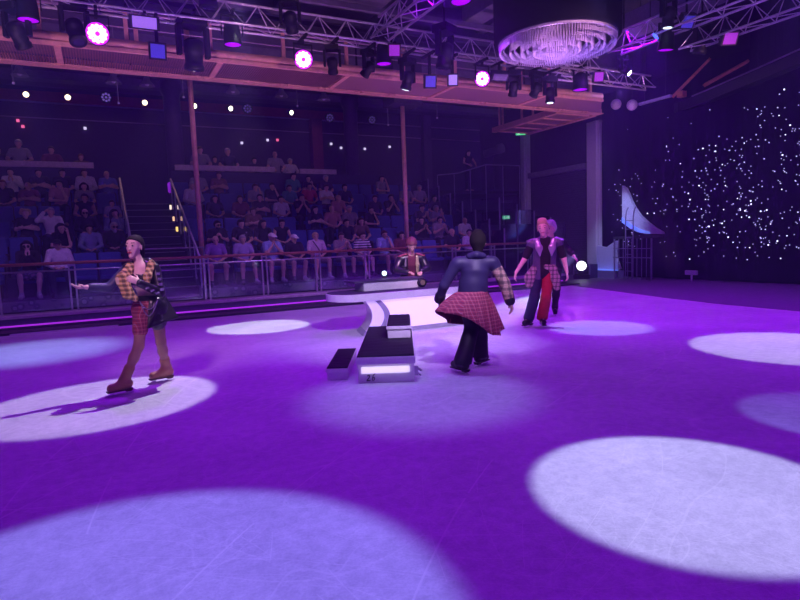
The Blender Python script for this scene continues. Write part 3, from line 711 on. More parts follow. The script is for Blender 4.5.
# bell pendant lamps and drop rods over the stand
for i, (x, lab) in enumerate([(-1.5, 'over the far left seats'), (0.66, 'over the left bank by the aisle'), (1.5, 'over the aisle stairs'), (3.85, 'over the seats right of the left pole'), (5.32, 'over the middle of the right bank'), (6.7, 'over the right bank left of the second pole')]):
    t = thing('bell_pendant_lamp', 'dark unlit bell lamp hanging ' + lab, 'lamp', (x, 18.0, 6.15))
    s = MB().lathe([(0.04, 0.26), (0.07, 0.24), (0.10, 0.14), (0.20, 0.02), (0.21, 0.0), (0.19, 0.0), (0.09, 0.13)], 16).build('shade', M_grey, t, True)
    MB().ball((0, 0, 0.05), 0.06, 8).build('bulb', M_white, s)
    MB().tube((0, 0, 0.26), (0, 0, 1.2), 0.012, n=6).build('stem', M_dark, t)
for i, (x, z0, lab) in enumerate([(-1.56, 5.71, 'far left of the stand'), (0.7, 5.41, 'left of the aisle'), (2.31, 5.68, 'right by the first salmon pole'), (5.49, 5.67, 'middle of the right bank'), (8.46, 5.29, 'right of the second salmon pole'), (10.29, 5.62, 'right end of the seating')]):
    t = thing('drop_rod', 'thin ceiling drop rod with a small tip, ' + lab, 'rod', (x, 17.0, z0))
    MB().tube((0, 0, 0), (0, 0, 7.36 - z0), 0.012, n=6).build('rod', M_grey, t)
    MB().ball((0, 0, 0), 0.035, 8).build('tip', M_white, t)

# ------------------------------------------------------------------ crystal chandelier under its black drum
ch = thing('chandelier', 'wide round tiered crystal chandelier under a black drum', 'chandelier', (8.33, 9.13, 4.98))
MB().lathe([(1.16, 0.42), (1.22, 0.45), (1.22, 2.4), (1.15, 3.38)], 48).build('drum', M_blackm, ch, True)
MB().lathe([(0.1, 0.41), (1.16, 0.42)], 48).build('ceiling_plate', mat('dark_mirror_plate', (0.10, 0.08, 0.16), 0.25), ch)
M_cry = mat('crystal_strand', (0.72, 0.62, 0.80), 0.12, 0.0, spec=0.9)
for r_, n_, zt, zb, rb in ((1.12, 140, 0.37, 0.25, 0.012), (1.04, 120, 0.37, 0.29, 0.011), (0.92, 110, 0.37, 0.23, 0.012), (0.82, 96, 0.37, 0.28, 0.011), (0.70, 86, 0.37, 0.21, 0.012), (0.58, 70, 0.37, 0.27, 0.011), (0.46, 60, 0.37, 0.19, 0.012), (0.34, 44, 0.37, 0.25, 0.011), (0.20, 30, 0.37, 0.18, 0.012)):
    tr = MB().lathe([(r_ - 0.02, zt), (r_ + 0.02, zt), (r_ + 0.02, zt + 0.04), (r_ - 0.02, zt + 0.04), (r_ - 0.02, zt)], 48).build('tier_ring', M_alu, ch)
    mb = MB()
    for i in range(n_):
        a = 2 * PI * i / n_; x, y = r_ * math.cos(a), r_ * math.sin(a)
        mb.tube((x, y, zt), (x * 0.995, y * 0.995, zb), rb * 0.7, rb, n=4)
    mb.build('crystal_strands', M_cry, tr)
for (dx, dy, c, e) in ((-0.7, -0.6, (0.62, 0.28, 1.0), 42), (0.1, 0.2, (0.62, 0.30, 1.0), 34), (1.5, -0.6, (0.08, 0.08, 1.0), 22)):
    d = bpy.data.lights.new('chandelier_light', 'POINT'); d.energy = e; d.color = c; d.shadow_soft_size = 0.12
    o = bpy.data.objects.new('chandelier_light', d); COL.objects.link(o); o.location = (8.33 + dx * 0.65, 9.13 + dy * 0.65, 4.72)
# two pale spheres and the tube light near the gantry end
for y, lab in ((14.66, 'pale violet sphere touching the gantry end, left of the pair'), (13.99, 'pale violet sphere hanging right of its twin')):
    z = 5.95 if y > 14.3 else 5.78
    t = thing('hanging_sphere', lab, 'sphere', (16.0, y, z), 0, 'pale hanging spheres')
    MB().ball((0, 0, 0), 0.175, 20).build('ball', mat('pale_sphere_plastic', (0.75, 0.62, 0.85), 0.4), t, True)
    MB().tube((0, 0, 0.17), (0, 0, 8.4 - z), 0.01, n=5).build('wire', M_dark, t)
t = thing('tube_light', 'pale slanting batten light under the header right of the spheres', 'light', (16.25, 13.3, 5.80))
MB().box((0, 0, 0), (0.10, 1.2, 0.08)).build('batten', mat('pale_batten', (0.5, 0.45, 0.75), 0.4), t)
MB().tube((0, -0.4, 0.04), (0, -0.4, 2.6), 0.01, n=5).tube((0, 0.4, 0.04), (0, 0.4, 2.6), 0.01, n=5).build('wire', M_dark, t)
d = bpy.data.lights.new('sphere_fill', 'POINT'); d.energy = 14; d.color = (0.62, 0.35, 1.0); o = bpy.data.objects.new('sphere_fill', d); COL.objects.link(o); o.location = (14.6, 13.2, 5.9)  # unseen point lamp added to brighten the spheres

# ------------------------------------------------------------------ exit signs
def exit_sign(loc, lab, s):
    t = thing('exit_sign', lab, 'sign', loc, R(-32))
    MB().box((0, 0, 0), (0.42 * s, 0.05, 0.2 * s)).build('box', lamp('green_exit_glow', (0.10, 0.75, 0.32), 0.8), t)
    # running figure, arrow and door as pale pictogram marks
    MB().box((-0.1 * s, -0.03, 0.01 * s), (0.03 * s, 0.01, 0.07 * s), (0, 0.3, 0)).box((-0.115 * s, -0.03, -0.05 * s), (0.02 * s, 0.01, 0.07 * s), (0, 0.6, 0)).box((-0.08 * s, -0.03, -0.05 * s), (0.02 * s, 0.01, 0.06 * s), (0, -0.6, 0)).ball((-0.09 * s, -0.03, 0.065 * s), 0.018 * s, 8).box((0.12 * s, -0.03, 0), (0.08 * s, 0.01, 0.14 * s)).box((0.02 * s, -0.03, 0), (0.09 * s, 0.01, 0.025 * s)).build('pictogram', lamp('white_exit_mark', (0.75, 1.0, 0.8), 1.0), t)
    MB().tube((0, 0.02, 0.1 * s), (0, 0.02, 1.42), 0.014, n=5).build('bracket', M_dark, t) if loc[2] > 3 else MB().tube((0, 0.03, 1.0 - loc[2]), (0, 0.03, 0.1 * s), 0.02, n=6).build('post', M_dark, t)
exit_sign((16.0, 19.7, 5.92), 'green lit exit sign below the cross catwalk', 1.1)
exit_sign((14.6, 19.0, 2.38), 'small dim green exit sign low beside the far stairs', 0.7)

# follow spot on the landing
t = thing('follow_spot', 'dark cylindrical follow spot on a stand at the raised landing', 'stage light', (15.6, 21.15, 3.6))
b = MB().lathe([(0.12, -0.45), (0.17, -0.42), (0.17, 0.25), (0.21, 0.27), (0.21, 0.5), (0.19, 0.5)], 18, (0, 0, 1.75), Matrix.Rotation(R(80), 3, 'X') @ Matrix.Rotation(R(20), 3, 'Y')).build('barrel', mat('follow_spot_violet_grey', (0.20, 0.17, 0.26), 0.5), t, True)
MB().tube((0, 0, 0), (0, 0, 1.6), 0.03, n=8).tube((0, 0, 0.3), (0.3, 0.2, 0), 0.02, n=6).tube((0, 0, 0.3), (-0.3, 0.2, 0), 0.02, n=6).tube((0, 0, 0.3), (0, -0.3, 0), 0.02, n=6).build('stand', M_dark, t)

# ------------------------------------------------------------------ stage end set pieces
M_set = mat('white_set_board', (0.60, 0.58, 0.78), 0.5, var=0.05)
sl = thing('curved_sail_board', 'white curved sail shaped board edged in blue on the star curtain scaffold', 'set piece', (16.3, 14, 0))
prof = [(14.67, 3.22), (14.52, 3.12), (14.42, 2.95), (14.28, 2.66), (14.12, 2.40), (13.9, 2.14), (13.6, 1.90), (13.3, 1.70), (13.03, 1.56), (13.03, 1.50), (13.7, 1.52), (14.05, 1.60), (14.35, 1.74), (14.67, 1.95)]
MB().prism([(0, y - 14, z) for y, z in prof], (0.12, 0, 0)).build('board', M_set, sl)
MB().prism([(0, y - 14, z) for y, z in [(14.67, 2.12), (14.3, 1.88), (13.9, 1.68), (13.5, 1.58), (13.5, 1.53), (13.9, 1.58), (14.3, 1.74), (14.67, 1.95)]], (-0.015, 0, 0)).build('light_strip', lamp('blue_edge_strip', (0.16, 0.25, 1.0), 0.75), sl)
sc = thing('scaffold_platform', 'dark scaffold platform with ladder below the sail board', 'scaffold', (16.1, 13.6, 0.0))
MB().bb(-0.35, 0.2, -0.62, 0.95, 1.38, 1.46).build('deck', M_dark, sc)
for i in range(9): MB().tube((-0.33, -0.6 + i * 0.19, 0), (-0.33, -0.6 + i * 0.19, 1.38), 0.014 if i % 4 else 0.03, n=6).build('upright', mat('scaffold_steel_violet', (0.20, 0.17, 0.28), 0.5), sc)
MB().tube((-0.36, -0.6, 0.75), (-0.36, 0.95, 0.75), 0.02, n=6).tube((-0.36, -0.6, 1.05), (-0.36, 0.95, 1.05), 0.015, n=6).build('rail', mat('scaffold_steel_violet', (0.20, 0.17, 0.28)), sc)
ld = MB(); lp = []
for s in (0.05, 0.36):
    ld.path([(-0.42, s, 0.1), (-0.42, s, 2.1), (-0.40, s - 0.02, 2.3), (-0.3, s, 2.42)], 0.02)
for k in range(7): ld.tube((-0.42, 0.05, 0.3 + 0.28 * k), (-0.42, 0.36, 0.3 + 0.28 * k), 0.014, n=6)
ld.build('ladder', mat('scaffold_steel_violet', (0.20, 0.17, 0.28)), sc)
cb = thing('curved_white_board', 'white concave edged board with a blue lit foot beside the white pillar', 'set piece', (16.3, 15.3, 0))
prof = [(15.85, 1.15), (15.4, 1.08), (14.94, 1.32), (14.96, 1.1), (14.98, 0.95), (14.96, 0.75), (14.88, 0.55), (14.76, 0.30), (15.85, 0.28)]
MB().prism([(0, y - 15.3, z) for y, z in prof], (0.12, 0, 0)).build('board', M_set, cb)
MB().bb(-0.25, 0.15, -0.6, 0.6, 0.0, 0.26).build('plinth', mat('violet_plinth', (0.22, 0.19, 0.34), 0.5), cb)
MB().bb(-0.2, -0.02, -0.5, 0.55, 0.26, 0.29).build('light_strip', lamp('blue_edge_strip', (0.16, 0.25, 1.0)), cb)
spot('set_piece_light', (14.2, 13.6, 4.4), (16.4, 14.9, 1.3), 520, (0.40, 0.42, 1.0), 45, 0.8, 0.1)
tag(MB().bb(-0.05, 0.05, -0.2, 0.2, 0, 0.14).bb(0.0, 0.04, -0.03, 0.03, -0.19, 0.0).build('marker_box', mat('pale_marker_box', (0.5, 0.45, 0.6), 0.5), bev=0.01, loc=(16.3, 11.95, 0.20)), 'small pale box fixed low on the star curtain', 'box')

# floor lamp in the far corner
t = thing('floor_moving_light', 'floor standing moving light shining white at the foot of the white pillar', 'stage light', (15.25, 15.55, 0.0), R(-43))
MB().bb(-0.28, 0.28, -0.2, 0.2, 0, 0.16).build('base', M_dark, t, bev=0.02)
for s in (-1, 1): MB().bb(s * 0.27 - 0.03, s * 0.27 + 0.03, -0.08, 0.08, 0.14, 0.52).build('yoke_arm', mat('fixture_grey_blue', (0.28, 0.28, 0.38), 0.5), t, bev=0.01)
m = Matrix.Rotation(R(84), 3, 'X')
hd = MB().lathe([(0.10, -0.28), (0.19, -0.24), (0.22, 0.02), (0.235, 0.1), (0.21, 0.1)], 24, (0, 0, 0.46), m).build('head', M_dark, t, True)
MB().lathe([(0.0, 0.13), (0.12, 0.12), (0.165, 0.103)], 24, (0, 0, 0.46), m).build('lens', lamp('bright_floor_lens', (0.85, 0.9, 1.0), 5.0), hd, True)
tag(MB().bb(-0.2, 0.2, -0.2, 0.2, 0, 0.5).build('flight_case', mat('dark_blue_case', (0.05, 0.045, 0.10), 0.5), bev=0.02, loc=(15.72, 15.62, 0)), 'dark flight case just right of the shining floor light', 'case')

# ------------------------------------------------------------------ white counter on the ice
tb = thing('stage_counter', 'long white flared counter with a glowing front panel on the ice', 'counter', (3.9, 9.4, 0.0))
LP = [(z, -0.06 + 0.17 * math.sin(PI * min(1.0, z / 0.62)) + 0.06 * z / 0.6) for z in [0.05 * i for i in range(13)]]   # concave flared left edge
YF = -0.40; XR = 2.3
def slab(x0f, x1f, y0, y1, zs):
    vs = []; n = len(zs)
    for y in (y0, y1):
        for z in zs: vs += [(x0f(z) + (0.16 if y > 0.1 else 0.0), y, z), (x1f(z), y, z)]
    fs = []
    for k in range(n - 1):
        a = 2 * k; fs.append((a, a + 1, a + 3, a + 2)); b = 2 * n + a; fs.append((b + 1, b, b + 2, b + 3))
        fs.append((a, a + 2, b + 2, b)); fs.append((a + 1, b + 1, b + 3, a + 3))
    fs.append((0, 2 * n, 2 * n + 1, 1)); e = 2 * n - 2; fs.append((e, e + 1, 2 * n + e + 1, 2 * n + e))
    return MB().add(vs, fs)
def lx(z): return float(np.interp(z, [p[0] for p in LP], [p[1] for p in LP]))
zs = [0.075 + 0.52 * i / 13 for i in range(14)]
sx_ = lambda z: 0.20 + 0.20 * math.sin(PI * min(1, z / 0.60)) + 0.06 * z
slab(lx, lambda z: XR, YF + 0.02, YF + 0.62, zs).build('body', M_white, tb)
slab(lx, lambda z: sx_(z) - 0.055, YF, YF + 0.02, zs).build('end_panel', lamp('counter_end_glow', (0.74, 0.58, 0.98), 0.5), tb)
slab(lambda z: sx_(z) - 0.055, lambda z: sx_(z) + 0.055, YF - 0.008, YF + 0.02, zs).build('curved_stripe', mat('grey_violet_stripe', (0.36, 0.32, 0.48), 0.5), tb)
slab(lambda z: sx_(z) + 0.055, lambda z: XR, YF, YF + 0.02, zs).build('glowing_panel', lamp('counter_panel_glow', (0.86, 0.66, 1.0), 0.72), tb)
slab(lambda z: lx(z) - 0.01, lambda z: XR + 0.01, YF - 0.015, YF + 0.63, [0.0, 0.04, 0.075]).build('skirting', mat('grey_violet_skirting', (0.50, 0.44, 0.62), 0.5), tb)
top = []
for k in range(13):
    a = PI / 2 + PI * k / 12; top.append((-0.12 + 0.40 * math.cos(a), -0.03 + 0.47 * math.sin(a)))
outl = [(x, y, 0) for x, y in [(2.45, 0.44)] + top + [(2.45, -0.50)]]
MB().prism(outl, (0, 0, 0.125), (0, 0, 0.595)).build('top_slab', M_white, tb, bev=0.012)
MB().prism([(x * 0.985 + 0.01, y * 0.95, 0) for x, y, _ in outl], (0, 0, 0.006), (0, 0, 0.722)).build('top_cloth', mat('dark_violet_cloth', (0.06, 0.04, 0.09), 0.9), tb)
up = tag(thing('upper_console', None, None), 'narrow white raised console standing on the counter top', 'console'); up.location = (4.0, 9.3, 0.728)
MB().bb(0.03, 1.20, 0.0, 0.42, 0.0, 0.155).build('body', M_white, up, bev=0.01)
MB().bb(-0.16, 1.24, -0.03, 0.46, 0.155, 0.185).build('top_board', mat('dark_violet_board', (0.07, 0.05, 0.11), 0.6), up)
rb = MB().lathe([(0.0, -0.03), (0.07, -0.03), (0.085, 0.0), (0.085, 0.05)], 16, (1.17, -0.02, 0.09), Matrix.Rotation(R(90), 3, 'X')).build('round_dial', M_black, up, True)
MB().lathe([(0.0, 0.062), (0.05, 0.06)], 12, (1.17, -0.02, 0.09), Matrix.Rotation(R(90), 3, 'X')).build('dial_face', mat('brass_dial_face', (0.45, 0.36, 0.22), 0.3, 0.6), rb)
t = thing('console_lamp', 'little cold white lamp on the back edge of the raised console', 'lamp', (4.62, 9.68, 0.913))
MB().lathe([(0.045, 0), (0.05, 0.02), (0.02, 0.03), (0.02, 0.06)], 12).build('foot', M_dark, t, True)
MB().ball((0, 0, 0.09), 0.045, 12).build('bulb', lamp('cold_bulb', (0.6, 0.95, 1.0), 3.0), t, True)

# ------------------------------------------------------------------ black topped step boxes in front of the counter
AB = -27.5
def step_box(name, lab, loc, w, dp, h, lip=0.0, cloth=True):
    t = thing(name, lab, 'step box', loc, R(AB))
    MB().bb(0.015, w - 0.015, 0.02, dp, 0.0, h - lip).build('body', M_white, t, bev=0.008)
    if lip: MB().bb(0, w, 0.0, dp + 0.0, h - lip, h - 0.004).build('rim', M_white, t, bev=0.01)
    # wrinkled black cloth
    nx, ny = 14, 34; rr = random.Random(len(lab)); vs = []; fs = []
    for i in range(nx + 1):
        for j in range(ny + 1):
            x = 0.012 + (w - 0.024) * i / nx; y = 0.012 + (dp - 0.02) * j / ny
            vs.append((x, y, h + 0.006 + 0.014 * abs(math.sin(x * 9 + y * 23 + math.sin(y * 7)) * math.sin(y * 31 + x * 3)) * (0 if i in (0, nx) or j in (0, ny) else 1)))
    for i in range(nx):
        for j in range(ny): fs.append((i * (ny + 1) + j, (i + 1) * (ny + 1) + j, (i + 1) * (ny + 1) + j + 1, i * (ny + 1) + j + 1))
    c = MB().add(vs, fs).build('cloth_top', mat('black_crumpled_cloth', (0.012, 0.011, 0.016), 0.75), t, True)
    s = c.modifiers.new('thick', 'SOLIDIFY'); s.thickness = 0.008
    return t
bx = step_box('step_box', 'largest white step box with black cloth top and glowing slot', (2.44, 5.95, 0), 0.67, 2.35, 0.30, 0.09)
MB().bb(0.06, 0.60, 0.0, 0.02, 0.115, 0.185).build('glowing_slot', lamp('slot_glow', (0.85, 0.72, 1.0), 0.95), bx)
def arcpts(cx, cz, r, a0, a1, n=9, sx=0.7): return [Vector((cx + sx * r * math.cos(R(a0 + (a1 - a0) * i / n)) + 0.3 * (cz + r * math.sin(R(a0 + (a1 - a0) * i / n)) - 0.06), 0.012, cz + r * math.sin(R(a0 + (a1 - a0) * i / n)))) for i in range(n + 1)]
pm = MB()
two = arcpts(0.13, 0.075, 0.018, 160, -30) + [Vector((0.115, 0.012, 0.03)), Vector((0.155, 0.012, 0.032))]
pm.path(two, 0.006, 5)
pm.path(arcpts(0.205, 0.075, 0.035, 100, 190) + arcpts(0.195, 0.048, 0.018, 180, 530, 14), 0.0045, 5)
pn = pm.build('painted_number', M_dark, bx); pn['label'] = 'dark handwritten number mark on the front'
MB().bb(0.655, 0.70, 0.1, 0.14, 0.05, 0.16).tube((0.70, 0.12, 0.13), (0.74, 0.12, 0.10), 0.014, n=6).tube((0.69, 0.12, 0.08), (0.73, 0.12, 0.05), 0.012, n=6).build('latch', M_steel, bx)
step_box('step_box', 'lowest small white step box with black cloth, left of the largest', (2.20, 6.30, 0), 0.27, 1.25, 0.14, 0.05)
step_box('step_box', 'topmost white step box with black cloth, on the largest one', (3.23, 6.78, 0.318), 0.33, 1.15, 0.165, 0.05)
# ------------------------------------------------------------------ bodies: smooth union of tapered limbs, meshed as one skin
def V3(*a): return np.array(a, float)
def nrm(v): return np.asarray(v, float) / (np.linalg.norm(v) + 1e-12)
def P_(name, a, b, ra, rb, sq=None, k=0.03): return dict(n=name, a=np.asarray(a, float), b=np.asarray(b, float), ra=ra, rb=rb, sq=sq, k=k)

def sdf_mesh(prims, vox, grow=0.0, cuts=(), name='skin'):
    lo = np.min([np.minimum(p['a'], p['b']) - max(p['ra'], p['rb']) for p in prims], 0) - grow - 2.5 * vox
    hi = np.max([np.maximum(p['a'], p['b']) + max(p['ra'], p['rb']) for p in prims], 0) + grow + 2.5 * vox
    n = np.ceil((hi - lo) / vox).astype(int) + 1
    ax = [lo[i] + vox * np.arange(n[i]) for i in range(3)]
    F = np.full(tuple(n), 1.0)
    for p in prims:
        r = max(p['ra'], p['rb']) + grow; mg = r + p['k'] + 2.2 * vox
        l = np.minimum(p['a'], p['b']) - mg; h = np.maximum(p['a'], p['b']) + mg
        sl = tuple(slice(int(max(0, np.floor((l[i] - lo[i]) / vox))), int(min(n[i], np.ceil((h[i] - lo[i]) / vox) + 1))) for i in range(3))
        x = ax[0][sl[0]][:, None, None] - p['a'][0]; y = ax[1][sl[1]][None, :, None] - p['a'][1]; z = ax[2][sl[2]][None, None, :] - p['a'][2]
        ba = p['b'] - p['a']; bb = max(ba @ ba, 1e-9)
        t = np.clip((x * ba[0] + y * ba[1] + z * ba[2]) / bb, 0, 1)
        vx = x - t * ba[0]; vy = y - t * ba[1]; vz = z - t * ba[2]
        s = 1.0
        if p['sq'] is not None:
            nx, s = p['sq']; c = (vx * nx[0] + vy * nx[1] + vz * nx[2]) * (1 / s - 1)
            vx = vx + c * nx[0]; vy = vy + c * nx[1]; vz = vz + c * nx[2]
        d = (np.sqrt(vx * vx + vy * vy + vz * vz) - (p['ra'] + (p['rb'] - p['ra']) * t)) * (0.5 + 0.5 * s) - grow
        sub = F[sl]; k = p['k']
        hh = np.clip(0.5 + 0.5 * (sub - d) / k, 0, 1)
        F[sl] = sub * (1 - hh) + d * hh - k * hh * (1 - hh)
    X = ax[0][:, None, None]; Y = ax[1][None, :, None]; Z = ax[2][None, None, :]
    for c in cuts: F = np.maximum(F, c(X, Y, Z))
    return nets(F, lo, vox)

def nets(F, lo, vox):
    s = F < 0
    nx, ny, nz = F.shape
    cs = s[:-1, :-1, :-1].astype(np.int8)
    tot = np.zeros((nx - 1, ny - 1, nz - 1), np.int8)
    for i in (0, 1):
        for j in (0, 1):
            for k in (0, 1): tot += s[i:nx - 1 + i, j:ny - 1 + j, k:nz - 1 + k]
    act = (tot > 0) & (tot < 8)
    idx = np.argwhere(act)
    if len(idx) == 0: return np.zeros((0, 3)), np.zeros((0, 4), int)
    ids = np.full(act.shape, -1, np.int64); ids[act] = np.arange(len(idx))
    acc = np.zeros((len(idx), 3)); cnt = np.zeros(len(idx))
    cor = [np.array(c) for c in ((0, 0, 0), (1, 0, 0), (0, 1, 0), (1, 1, 0), (0, 0, 1), (1, 0, 1), (0, 1, 1), (1, 1, 1))]
    val = [F[idx[:, 0] + c[0], idx[:, 1] + c[1], idx[:, 2] + c[2]] for c in cor]
    for a, b in ((0, 1), (2, 3), (4, 5), (6, 7), (0, 2), (1, 3), (4, 6), (5, 7), (0, 4), (1, 5), (2, 6), (3, 7)):
        m = (val[a] < 0) != (val[b] < 0)
        t = np.where(m, val[a] / np.where(m, val[a] - val[b], 1), 0)
        acc += np.where(m[:, None], cor[a] + t[:, None] * (cor[b] - cor[a]), 0); cnt += m
    vs = lo + vox * (idx + acc / cnt[:, None])
    qs = []
    for axn in range(3):
        u, v = (axn + 1) % 3, (axn + 2) % 3
        a_ = [slice(None)] * 3; b_ = [slice(None)] * 3
        a_[axn] = slice(0, -1); b_[axn] = slice(1, None)
        sa = s[tuple(a_)]; sb = s[tuple(b_)]
        e = np.argwhere(sa != sb)
        ok = (e[:, u] > 0) & (e[:, v] > 0) & (e[:, u] < F.shape[u] - 1) & (e[:, v] < F.shape[v] - 1)
        e = e[ok]
        if len(e) == 0: continue
        def g(du, dv):
            q = e.copy(); q[:, u] += du; q[:, v] += dv; return ids[q[:, 0], q[:, 1], q[:, 2]]
        q = np.stack([g(-1, -1), g(0, -1), g(0, 0), g(-1, 0)], 1)
        fl = ~sa[e[:, 0], e[:, 1], e[:, 2]]
        q[fl] = q[fl][:, ::-1]
        qs.append(q)
    return vs, np.concatenate(qs)

def np_obj(name, vf, m, parent=None):
    vs, fs = vf
    me = bpy.data.meshes.new(name)
    me.vertices.add(len(vs)); me.vertices.foreach_set('co', vs.astype(np.float32).ravel())
    me.loops.add(fs.size); me.loops.foreach_set('vertex_index', fs.astype(np.int32).ravel())
    me.polygons.add(len(fs)); me.polygons.foreach_set('loop_start', np.arange(0, fs.size, 4, dtype=np.int32)); me.polygons.foreach_set('loop_total', np.full(len(fs), 4, np.int32))
    me.polygons.foreach_set('use_smooth', np.ones(len(fs), bool)); me.update(calc_edges=True)
    me.materials.append(m)
    o = bpy.data.objects.new(name, me); COL.objects.link(o)
    if parent: o.parent = parent
    return o

def hand(nm_, wr, d, nrml, thumb, curl=0.4, s=1.0, fr=0.009):
    # palm, four unequal two-jointed fingers, a thumb leaving the side of the palm
    wr = np.asarray(wr, float); d = nrm(d); q = nrm(np.asarray(nrml, float) - d * (np.asarray(nrml, float) @ d)); lat = nrm(thumb - d * (thumb @ d) - q * (thumb @ q))
    out = [P_(nm_, wr, wr + d * 0.075 * s, 0.026 * s, 0.040 * s, (q, 0.5), 0.02)]
    for off, L in ((0.030, 0.074), (0.010, 0.084), (-0.010, 0.077), (-0.029, 0.060)):
        a = wr + d * 0.082 * s + lat * off * s * 1.05
        d1 = nrm(d * math.cos(curl * 0.7) + q * math.sin(curl * 0.7) + lat * off * 2.5); d2 = nrm(d * math.cos(curl * 1.9) + q * math.sin(curl * 1.9) + lat * off * 2.0)
        b = a + d1 * L * 0.52 * s; out += [P_(nm_, a, b, fr, fr * 0.95, None, 0.007), P_(nm_, b, b + d2 * L * 0.5 * s, fr * 0.95, fr * 0.8, None, 0.006)]
    a = wr + d * 0.022 * s + lat * 0.026 * s; b = a + nrm(d * 0.65 + lat * 0.7 + q * 0.25) * 0.048 * s
    out += [P_(nm_, a, b, fr * 1.35, fr * 1.1, None, 0.012), P_(nm_, b, b + nrm(d * 0.9 + lat * 0.25 + q * 0.3) * 0.035 * s, fr * 1.1, fr * 0.9, None, 0.006)]
    return out

def body(J, g=1.0, fem=False, fr=0.009, curl=0.4, hs=1.0):
    """J: joints. returns tapered limbs, tagged by region"""
    fd = nrm(J['fd']); up = nrm(J.get('up', (0, 0, 1))); side = nrm(np.cross(fd, up)); up = nrm(np.cross(side, fd)); h = J['head']; H = J.get('hscale', 1.0)
    sp = nrm(J['shR'] - J['shL']); hx = nrm(J['hpR'] - J['hpL'])
    dep = nrm(np.cross(sp, J['chest'] - J['pel'])); dep2 = nrm(np.cross(hx, (0, 0, 1)))
    w = 0.9 if fem else 1.0
    L = []
    L += [P_('torso', J['pel'], J['waist'], 0.135 * g, 0.118 * g * w, (dep2, 0.78), 0.05), P_('torso', J['waist'], J['chest'], 0.118 * g * w, 0.140 * g * w, (dep, 0.74), 0.05)]
    L += [P_('torso', J['chest'], (J['shL'] + J['shR']) / 2, 0.135 * g * w, 0.095 * g, (dep, 0.75), 0.05)]
    L += [P_('torso', J['shL'] * 0.85 + J['neck'] * 0.15, J['shR'] * 0.85 + J['neck'] * 0.15, 0.062 * g * w, 0.062 * g * w, None, 0.05)]
    L += [P_('hips', J['hpL'], J['hpR'], 0.105 * g, 0.105 * g, (dep2, 0.95), 0.05)]
    L += [P_('neck', J['neck'], h - up * 0.06 * H - fd * 0.012, 0.058 * w, 0.052 * w, None, 0.03)]
    for S in ('L', 'R'):
        L += [P_('uarm' + S, J['sh' + S], J['el' + S], 0.056 * g * w, 0.042 * g * w, None, 0.03), P_('farm' + S, J['el' + S], J['wr' + S], 0.043 * g * w, 0.029 * w, None, 0.02)]
        L += hand('hand' + S, J['wr' + S], J['hd' + S], J['hn' + S], J['ht' + S], J.get('curl' + S, curl), hs, fr)
        L += [P_('thigh' + S, J['hp' + S], J['kn' + S], 0.090 * g, 0.058 * g, None, 0.04), P_('shin' + S, J['kn' + S], J['kn' + S] * 0.65 + J['an' + S] * 0.35, 0.058 * g, 0.057 * g, None, 0.03), P_('shin' + S, J['kn' + S] * 0.65 + J['an' + S] * 0.35, J['an' + S], 0.055 * g, 0.038 * g, None, 0.03)]
        L += [P_('foot' + S, J['an' + S] + V3(0, 0, -0.03), J['to' + S], 0.042, 0.034, None, 0.03)]
    L += head_prims(J)
    return L
def head_prims(J):
    fd = nrm(J['fd']); up = nrm(J.get('up', (0, 0, 1))); side = nrm(np.cross(fd, up)); up = nrm(np.cross(side, fd)); h = J['head']; H = J.get('hscale', 1.0)
    L = [P_('head', h + up * 0.032 * H - fd * 0.022 * H, h + up * 0.028 * H + fd * 0.020 * H, 0.092 * H, 0.086 * H, (side, 0.84), 0.02)]
    L += [P_('head', h - up * 0.02 * H + fd * 0.028 * H, h - up * 0.088 * H + fd * 0.058 * H, 0.066 * H, 0.034 * H, (side, 0.9), 0.035)]
    L += [P_('head', h + fd * 0.096 * H + up * 0.012 * H, h + fd * 0.106 * H - up * 0.024 * H, 0.008 * H, 0.012 * H, None, 0.010)]
    for s in (-1, 1):
        L += [P_('head', h + side * s * 0.076 * H + up * 0.012 * H - fd * 0.008, h + side * s * 0.080 * H - up * 0.026 * H - fd * 0.004, 0.017 * H, 0.011 * H, (side, 0.55), 0.006)]
        L += [P_('head', h + side * s * 0.03 * H + up * 0.040 * H + fd * 0.086 * H, h + side * s * 0.05 * H + up * 0.036 * H + fd * 0.076 * H, 0.012 * H, 0.010 * H, None, 0.012)]
    return L
def pick(L, names): return [p for p in L if p['n'] in names]
def trimmed(L, nm_, t):   # first t of a limb
    q = [dict(p) for p in L if p['n'] == nm_][:1]
    for p in q: p['b'] = p['a'] + (p['b'] - p['a']) * t; p['rb'] = p['ra'] + (p['rb'] - p['ra']) * t
    return q
